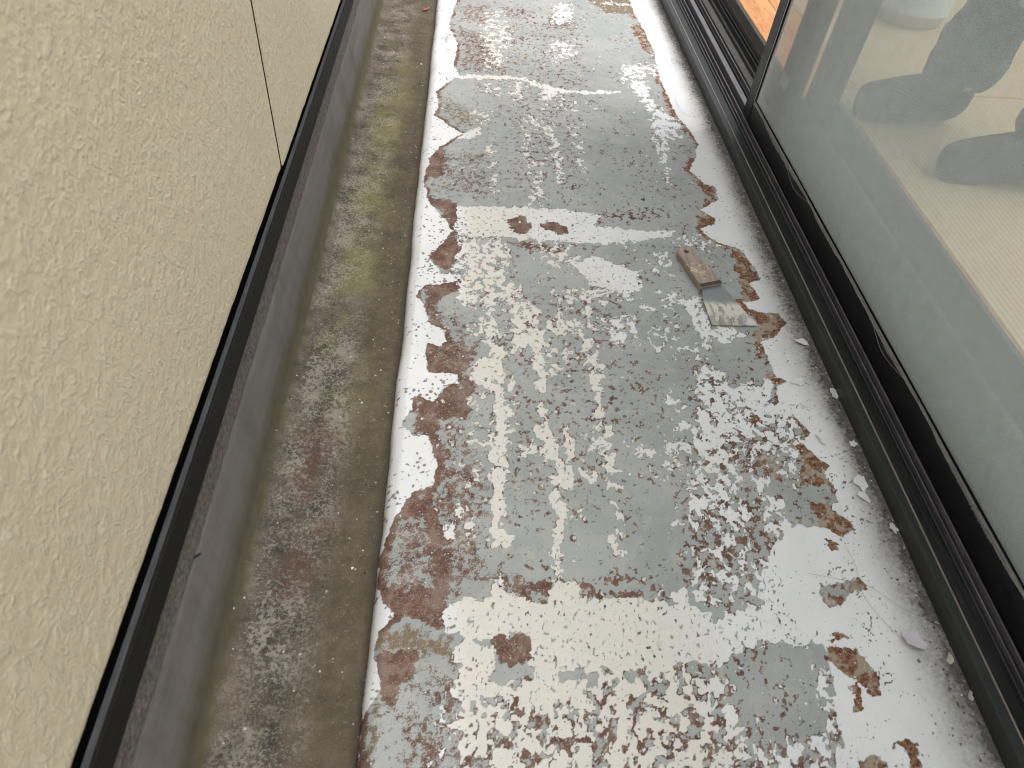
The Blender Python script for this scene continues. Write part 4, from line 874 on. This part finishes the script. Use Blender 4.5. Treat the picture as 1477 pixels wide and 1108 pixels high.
def leg(A, side):
    kn = Vector((A[0] + 0.055, A[1] + side * -0.015, HZ + 0.50)); 
    return [hip + Vector((0, side * .085, -.02)), kn + Vector((0.03, 0, .18)), kn, Vector((A[0] + .045, A[1] - side * .006, HZ + .33)), Vector((A[0] + .028, A[1], HZ + .20)), Vector((A[0] + .014, A[1], HZ + .13)), Vector((A[0] + .014, A[1], HZ + .072))]
tp = [hip]; te = []; tr = [.15]
for A, sd in ((A1, 1), (A2, -1)):
    b = len(tp); L_ = leg(A, sd); tp += L_; te += [(0, b)] + [(b + i, b + i + 1) for i in range(len(L_) - 1)]; tr += [.115, .098, .082, .085, .078, .086, .080]
jeans = skin('jeans', [tuple(p) for p in tp], te, tr, M['denim'], per, sub=3)
tex = bpy.data.textures.new('folds', 'CLOUDS'); tex.noise_scale = 0.075; tex.noise_depth = 2
dm = jeans.modifiers.new('folds', 'DISPLACE'); dm.texture = tex; dm.texture_coords = 'GLOBAL'; dm.strength = 0.045; dm.mid_level = 0.5
for A in (A1, A2):
    x, y = A
    skin('sock', [(x + .008, y, HZ + .125), (x + .014, y, HZ + .075), (x + .072, y, HZ + .038), (x - .055, y, HZ + .050), (x - .115, y, HZ + .038), (x - .165, y, HZ + .030), (x - .190, y, HZ + .025)],
         [(0, 1), (1, 2), (1, 3), (3, 4), (4, 5), (5, 6)], [.047, .050, .040, .052, (.044, .058), (.036, .056), (.026, .044)], M['sock'], per, root=1)
# hands: a palm and five fingers each
for sd in (1, -1):
    w = hip + Vector((-.07, sd * .24, 0)); palm = w + Vector((-.025, sd * .004, -.085))
    hp = [w, palm]; he = [(0, 1)]; hr = [.026, .030]
    for k, (off, ln) in enumerate(((-.034, .060), (-.012, .070), (.010, .066), (.030, .050))):
        b = len(hp); k0 = palm + Vector((off, 0, -.018)); hp += [k0, k0 + Vector((-.004, -sd * .006, -ln * .5)), k0 + Vector((-.008, -sd * .022, -ln))]
        he += [(1, b), (b, b + 1), (b + 1, b + 2)]; hr += [.0105, .0088, .0075]
    b = len(hp); k0 = w + Vector((-.045, -sd * .012, -.045)); hp += [k0, k0 + Vector((-.018, -sd * .010, -.030)), k0 + Vector((-.022, -sd * .016, -.056))]
    he += [(0, b), (b, b + 1), (b + 1, b + 2)]; hr += [.013, .0105, .0085]
    skin('hand', [tuple(p) for p in hp], he, hr, M['skin'], per, sub=1)
hc = hip + Vector((-.055, 0, .72))
def ball(name, c, r, mat, sx=1, sy=1, sz=1):
    bm = bmesh.new(); bmesh.ops.create_uvsphere(bm, u_segments=20, v_segments=12, radius=r)
    for v in bm.verts: v.co = Vector((c[0] + v.co.x * sx, c[1] + v.co.y * sy, c[2] + v.co.z * sz))
    return bm_obj(name, bm, mat, per, smooth=True)
ball('hair', hc + Vector((.022, 0, .055)), .100, M['hair'], 0.98, 0.95, 0.95)
for sd in (1, -1):
    ball('eye', hc + Vector((-.083, sd * .032, .0)), .012, M['eye']); ball('ear', hc + Vector((.0, sd * .085, -.01)), .028, M['skin'], .6, .35, 1.1)
ball('nose', hc + Vector((-.098, 0, -.025)), .016, M['skin'], 1.1, .9, 1.5); ball('mouth', hc + Vector((-.086, 0, -.065)), .018, M['lip'], .5, 1.3, .45)

# ------------------------------------------------------------------ putty knife
kn = thing('putty_knife', 'old putty knife with paint-crusted blade and worn wooden handle lying on the peeling floor', 'putty knife', (0.468, 1.02, 0.004))
def mat_blade():
    t = NT('paint_crusted_blade'); x, y, z = t.xyz()
    base = t.mix(t.rng(t.noise(60, 5, 0.6, t.scaled((1, 0.25, 1))), 0.3, 0.7, 0, 1), (0.34, 0.33, 0.315), (0.58, 0.57, 0.55))
    base = t.mix(t.step(y, 0.985, 0.995), base, (0.36, 0.38, 0.40))
    pa = t.mul(t.step(t.add(t.noise(75, 5, 0.7, t.scaled((1.3, .5, 1))), t.mul(t.step(y, 0.945, 0.98), 0.10)), 0.46, 0.53), t.step(y, 0.988, 0.978))
    col = t.mix(pa, base, (0.70, 0.655, 0.585)); t.bump(t.mul(pa, 0.0005), 1.0, 0.8)
    return t.fin(col, 0.42, t.mul(t.sub(1.0, pa), 0.75))
def mat_handle():
    t = NT('worn_paint_stained_wood'); v = t.scaled((40, 6, 40))
    col = t.mix(t.rng(t.noise(3, 5, 0.65, v), 0.3, 0.7, 0, 1), (0.27, 0.205, 0.165), (0.47, 0.38, 0.315))
    x, y, z = t.xyz()
    pa = t.mul(t.step(t.noise(110, 5, 0.68), 0.54, 0.60), t.mul(t.step(y, 1.115, 1.095), t.step(y, 1.045, 1.055)))
    col = t.mix(t.mul(pa, 0.85), col, (0.66, 0.56, 0.43))
    ye = t.mul(t.step(t.noise(70, 3), 0.60, 0.64), t.step(y, 1.085, 1.075)); col = t.mix(t.mul(ye, .7), col, (0.60, 0.42, 0.10))
    t.bump(t.mul(t.noise(6, 4, 0.6, v), 0.0003), 1.0, 0.7); return t.fin(col, 0.65, spec=0.3)
MB_, MH_ = mat_blade(), mat_handle()
bl = [(0.4570, 1.0190), (0.4985, 1.0330), (0.5120, 1.0030), (0.5250, 0.9700), (0.5360, 0.9480), (0.5455, 0.9275), (0.4580, 0.9245), (0.4560, 0.9600), (0.4545, 0.9850)]
def slab(name, outline, zf, th, mat, parent, hole=None, bevel=0.0):
    bm = bmesh.new(); n = len(outline)
    top = [bm.verts.new((x, y, zf(x, y) + th)) for x, y in outline]; bot = [bm.verts.new((x, y, zf(x, y))) for x, y in outline]
    bm.faces.new(top); bm.faces.new(bot[::-1])
    for i in range(n): bm.faces.new((top[i], bot[i], bot[(i + 1) % n], top[(i + 1) % n]))
    return bm_obj(name, bm, mat, parent, bevel=bevel)
zbl = lambda x, y: 0.0030 + 0.0046 * max(0.0, (y - 0.926) / 0.10)          # blade rises from its edge to the handle
slab('blade', bl, zbl, 0.0009, MB_, kn)
def handle_outline(n=10):
    a, b = Vector((0.4985, 1.0340)), Vector((0.4555, 1.0195)); c, e = Vector((0.4290, 1.1260)), Vector((0.4600, 1.1480))
    pts = []
    rows = [(0.0, 1.0), (0.25, 1.05), (0.5, 1.0), (0.75, .94), (0.92, .98)]
    L_ = [(b.lerp(c, s), a.lerp(e, s), k) for s, k in rows]
    left = [(m := (p + q) / 2) + (p - m) * k for p, q, k in L_]; right = [(m := (p + q) / 2) + (q - m) * k for p, q, k in L_]
    cap = [Vector((0.4300, 1.1285)), Vector((0.4370, 1.1395)), Vector((0.4480, 1.1465)), Vector((0.4575, 1.1470))]
    return [tuple(p) for p in left] + [tuple(p) for p in cap] + [tuple(p) for p in right[::-1]]
def holed(name, z0, z1, mat):
    """handle half with a real hanging hole"""
    out = handle_outline(); hc_ = Vector((0.4475, 1.1270)); rh = 0.0050; N = 48
    cen = sum((Vector(p) for p in out), Vector((0, 0))) / len(out)
    # sample the outline by angle about the hole so the ring of faces stays clean
    def hit(a):
        dx, dy = math.cos(a), math.sin(a); best = None; n = len(out)
        for i in range(n):
            x1, y1 = out[i]; x2, y2 = out[(i + 1) % n]; ex, ey = x2 - x1, y2 - y1; den = dx * ey - dy * ex
            if abs(den) < 1e-12: continue
            s = ((x1 - hc_.x) * ey - (y1 - hc_.y) * ex) / den; u = ((x1 - hc_.x) * dy - (y1 - hc_.y) * dx) / den
            if s > 0 and -1e-6 <= u <= 1 + 1e-6 and (best is None or s > best): best = s
        return best or 0.02
    angs = sorted([2 * math.pi * i / N for i in range(N)] + [math.atan2(p[1] - hc_.y, p[0] - hc_.x) % (2 * math.pi) for p in out])
    bm = bmesh.new(); R_ = []
    for a in angs:
        s = hit(a); c = Vector((math.cos(a), math.sin(a))); po = hc_ + c * s; pb = hc_ + c * (s - 0.0022); pi_ = hc_ + c * rh; pj = hc_ + c * (rh + 0.0008)
        tl = lambda p: 0.004 * max(0, (p.y - 1.02)) * 0
        R_.append([bm.verts.new((po.x, po.y, z0)), bm.verts.new((po.x, po.y, z1 - 0.0022)), bm.verts.new((pb.x, pb.y, z1)), bm.verts.new((pj.x, pj.y, z1)), bm.verts.new((pi_.x, pi_.y, z1 - 0.0008)), bm.verts.new((pi_.x, pi_.y, z0))])
    for i in range(len(R_)):
        p, q = R_[i], R_[(i + 1) % len(R_)]
        for k in range(6): bm.faces.new((p[k], q[k], q[(k + 1) % 6], p[(k + 1) % 6]))
    bmesh.ops.remove_doubles(bm, verts=bm.verts, dist=1e-6)
    return bm_obj(name, bm, mat, kn)
holed('handle_scale', 0.0028, 0.0072, MH_); hs = holed('handle_scale', 0.0087, 0.0140, MH_)
holed('tang', 0.0073, 0.0086, M['worn'])
fe = [(0.4555, 1.0190), (0.4985, 1.0335), (0.4960, 1.0410), (0.4537, 1.0268)]
slab('bolster', fe, lambda x, y: 0.0140, 0.0006, M['dustlip'], kn)
for cx_, cy_ in ((0.4685, 1.052), (0.4595, 1.083)):
    lathe('rivet', [(0.0, 0.0010), (0.0024, 0.0008), (0.0030, 0.0), (0.0030, -0.001)], (cx_, cy_, 0.0141), M['worn'], hs, n=12)

# ------------------------------------------------------------------ lifting flakes (part of the floor's paint), loose chips, scraps
def flake_bm(cx, cy, r, ang, curl, thick=0.0005, n=11, elong=1.6, seed=0):
    rr = random.Random(seed); bm = bmesh.new(); ca, sa = math.cos(ang), math.sin(ang); rings = []
    rad = [r * rr.uniform(0.5, 1.15) for _ in range(n)]
    z0 = float(floor_height(np.array([cx]), np.array([cy]))[0]) + 0.0012 if cx > -0.09 else GZ + 0.003
    def P(u, v, dz): return (cx + ca * u - sa * v, cy + sa * u + ca * v, z0 + dz + curl * max(0, (v / r + 0.6)) ** 2 * r)
    for f in (1.0, 0.6):
        rings.append([(math.cos(2 * math.pi * i / n) * rad[i] * elong * f, math.sin(2 * math.pi * i / n) * rad[i] * f) for i in range(n)])
    tops = [[bm.verts.new(P(u, v, thick)) for u, v in rg] for rg in rings]; bots = [bm.verts.new(P(u, v, 0)) for u, v in rings[0]]
    c = bm.verts.new(P(0, 0, thick))
    for i in range(n):
        j = (i + 1) % n
        bm.faces.new((tops[0][i], tops[0][j], tops[1][j], tops[1][i])); bm.faces.new((tops[1][i], tops[1][j], c)); bm.faces.new((bots[j], bots[i], tops[0][i], tops[0][j]))
    bm.faces.new(bots[::-1])
    return bm
spots = [(0.613, 0.884, .012, 2.6, .55), (0.577, 0.792, .012, .1, .5), (0.600, 0.800, .014, 1.9, .45), (0.579, 0.669, .010, 2.0, .6), (0.610, 0.584, .017, 1.2, .25), (0.604, 0.562, .012, 2.2, .3),
         (0.560, 0.541, .010, .9, .3), (0.627, 0.76, .011, 1.5, .5), (0.617, 0.70, .010, 2.8, .4), (0.622, 0.655, .009, .4, .5), (0.575, 0.742, .009, .0, .5), (0.567, 0.718, .008, 2.8, .5), (0.628, 0.60, .010, 1.3, .4),
         (0.560, 0.500, .010, 2.4, .35), (0.626, 0.505, .009, 1.8, .45), (0.618, 0.468, .009, .8, .35), (0.600, 0.944, .010, 2.9, .4), (0.622, 0.98, .009, 1.2, .5)]
spots = [(x, y, r * 0.85, a, c) for x, y, r, a, c in spots if (x, y) in {(0.613, 0.884), (0.577, 0.792), (0.579, 0.669), (0.610, 0.584), (0.604, 0.562), (0.560, 0.541), (0.627, 0.76), (0.622, 0.655), (0.575, 0.742), (0.626, 0.505)}]
for i, (x, y, r, a, c) in enumerate(spots):
    o = bm_obj('paint_flake', flake_bm(x, y, r, a, c * 0.22, 0.0004, n=13, elong=1.3, seed=i), M['flake'], floor)
lf = bm_obj('paint_flake', flake_bm(0.590, 0.346, .0145, 2.7, .22, .0008, seed=90), M['lilac']); tag(lf, 'pale lilac loose paint flake on the white floor edge, beside the track', 'paint flake')
for (x, y, r, lab) in ((0.622, 0.318, .006, 'small pale paint chip standing in the dirt at the foot of the track'), (0.628, 0.275, .005, 'roundish white paint chip in the dirt beside the track, nearest the camera')):
    o = bm_obj('paint_chip', flake_bm(x, y, r, 1.0, .5, .001, seed=int(x * 1e4)), M['chip']); tag(o, lab, 'paint chip')
for i in range(18):
    x = random.choice([random.uniform(-0.125, -0.106), random.uniform(-0.16, -0.105), random.uniform(-0.24, -0.11)]); y = random.uniform(0.3, 2.3)
    o = bm_obj('paint_chip', flake_bm(x, y, random.uniform(.0008, .0020), random.uniform(0, 3), .3, .0006, n=7, seed=200 + i), M['chip']); tag(o, 'small pale paint chip lying on the brown gutter bottom', 'paint chip', 'paint chips scattered in the gutter')
for i in range(60):
    x = random.uniform(0.05, 0.52); y = random.uniform(0.3, 1.9)
    o = bm_obj('paint_flake', flake_bm(x, y, random.uniform(.0012, .0035), random.uniform(0, 3), .35, .0006, n=7, seed=400 + i), random.choice([M['chip'], M['flake']]), floor)
V, F = [], []
tube([(-0.1420 + 0.022 * s, 2.362 - 0.020 * math.sin(1.2 + 1.9 * s) , GZ + 0.006) for s in np.linspace(0, 1, 12)], lambda s: 0.0028 * (1 - 0.5 * abs(2 * s - 1) ** 3), V, F, 6)
o = mesh_obj('red_scrap', V, F, M['scrap'], None, smooth=True); tag(o, 'small curved pinkish red scrap lying in the far end of the gutter', 'scrap')
V, F = [], []
tube([(-0.2800 + 0.004 * s, 0.3920 + 0.003 * s, 0.120 + 0.0008 * s) for s in (-1, -.5, 0, .5, 1)], lambda s: 0.0016 * (1 - 0.7 * abs(2 * s - 1) ** 2), V, F, 6)
o = mesh_obj('dirt_crumb', V, F, M['bug'], None, smooth=True); tag(o, 'tiny black crumb stuck to the mortar base under the siding', 'crumb')
def hair(pts, lab):
    V, F = [], []; out = []
    P_ = [Vector((x, y, float(floor_height(np.array([x]), np.array([y]))[0]) + 0.0024)) for x, y in pts]
    for i in range(len(P_) - 1):
        for s in np.linspace(0, 1, 8, endpoint=False):
            p0, p1, p2, p3 = P_[max(i - 1, 0)], P_[i], P_[i + 1], P_[min(i + 2, len(P_) - 1)]
            out.append(0.5 * ((2 * p1) + (p2 - p0) * s + (2 * p0 - 5 * p1 + 4 * p2 - p3) * s * s + (3 * p1 - p0 - 3 * p2 + p3) * s ** 3))
    out.append(P_[-1]); tube(out, 0.00017, V, F, 4)
    o = mesh_obj('hair_strand', V, F, M['hairline'], None, smooth=True); tag(o, lab, 'hair')
hair([(0.549, 0.479), (0.553, 0.450), (0.548, 0.406), (0.568, 0.359), (0.585, 0.338)], 'long thin hair curving over the white paint towards the lilac flake')
hair([(0.482, 0.438), (0.52, 0.430), (0.557, 0.421), (0.594, 0.387), (0.622, 0.366)], 'thin hair crossing the white paint towards the door track')
hair([(0.562, 1.85), (0.556, 1.79), (0.562, 1.735), (0.580, 1.712), (0.606, 1.715)], 'short curled thread on the white paint at the far end')

def crumbs(name, n, place, mat, rmin, rmax):
    """countless grains, one mesh"""
    V, F = [], []
    for _ in range(n):
        x, y, z = place(); r = random.uniform(rmin, rmax); b = len(V); a0 = random.uniform(0, 6.28)
        for k in range(4):
            a = a0 + k * 1.57; q = r * random.uniform(0.6, 1.2); V.append((x + q * math.cos(a), y + q * math.sin(a), z))
        V.append((x + random.uniform(-.3, .3) * r, y, z + r * random.uniform(0.5, 1.1)))
        F += [(b + k, b + (k + 1) % 4, b + 4) for k in range(4)] + [(b + 3, b + 2, b + 1, b)]
    return mesh_obj(name, V, F, mat, None, kind='stuff')
def at_track():
    x = 0.6305 - abs(random.gauss(0, 0.012)); y = random.uniform(0.2, 2.4); return x, y, float(floor_height(np.array([x]), np.array([y]))[0]) + 0.0003
crumbs('dirt', 420, at_track, mat_plain('brown_dirt_crumb', (0.085, 0.065, 0.05), 0.9, 0.5, 90), 0.0007, 0.0022)
crumbs('paint_dust', 160, at_track, M['flake'], 0.0005, 0.0016)
crumbs('gutter_grit', 500, lambda: (random.uniform(-0.245, -0.108), random.uniform(0.25, 2.4), GZ + 0.0005), mat_plain('dark_grit', (0.07, 0.06, 0.048), 0.9, 0.5, 90), 0.0006, 0.0018)
crumbs('track_grit', 140, lambda: (random.choice([random.uniform(0.651, 0.671), random.uniform(0.6475, 0.649), random.uniform(0.677, 0.680)]), random.uniform(0.2, 2.5), 0.0325), M['dustlip'], 0.0004, 0.0011)
print('script done', sum(len(o.data.polygons) for o in scene.objects if o.type == 'MESH'))
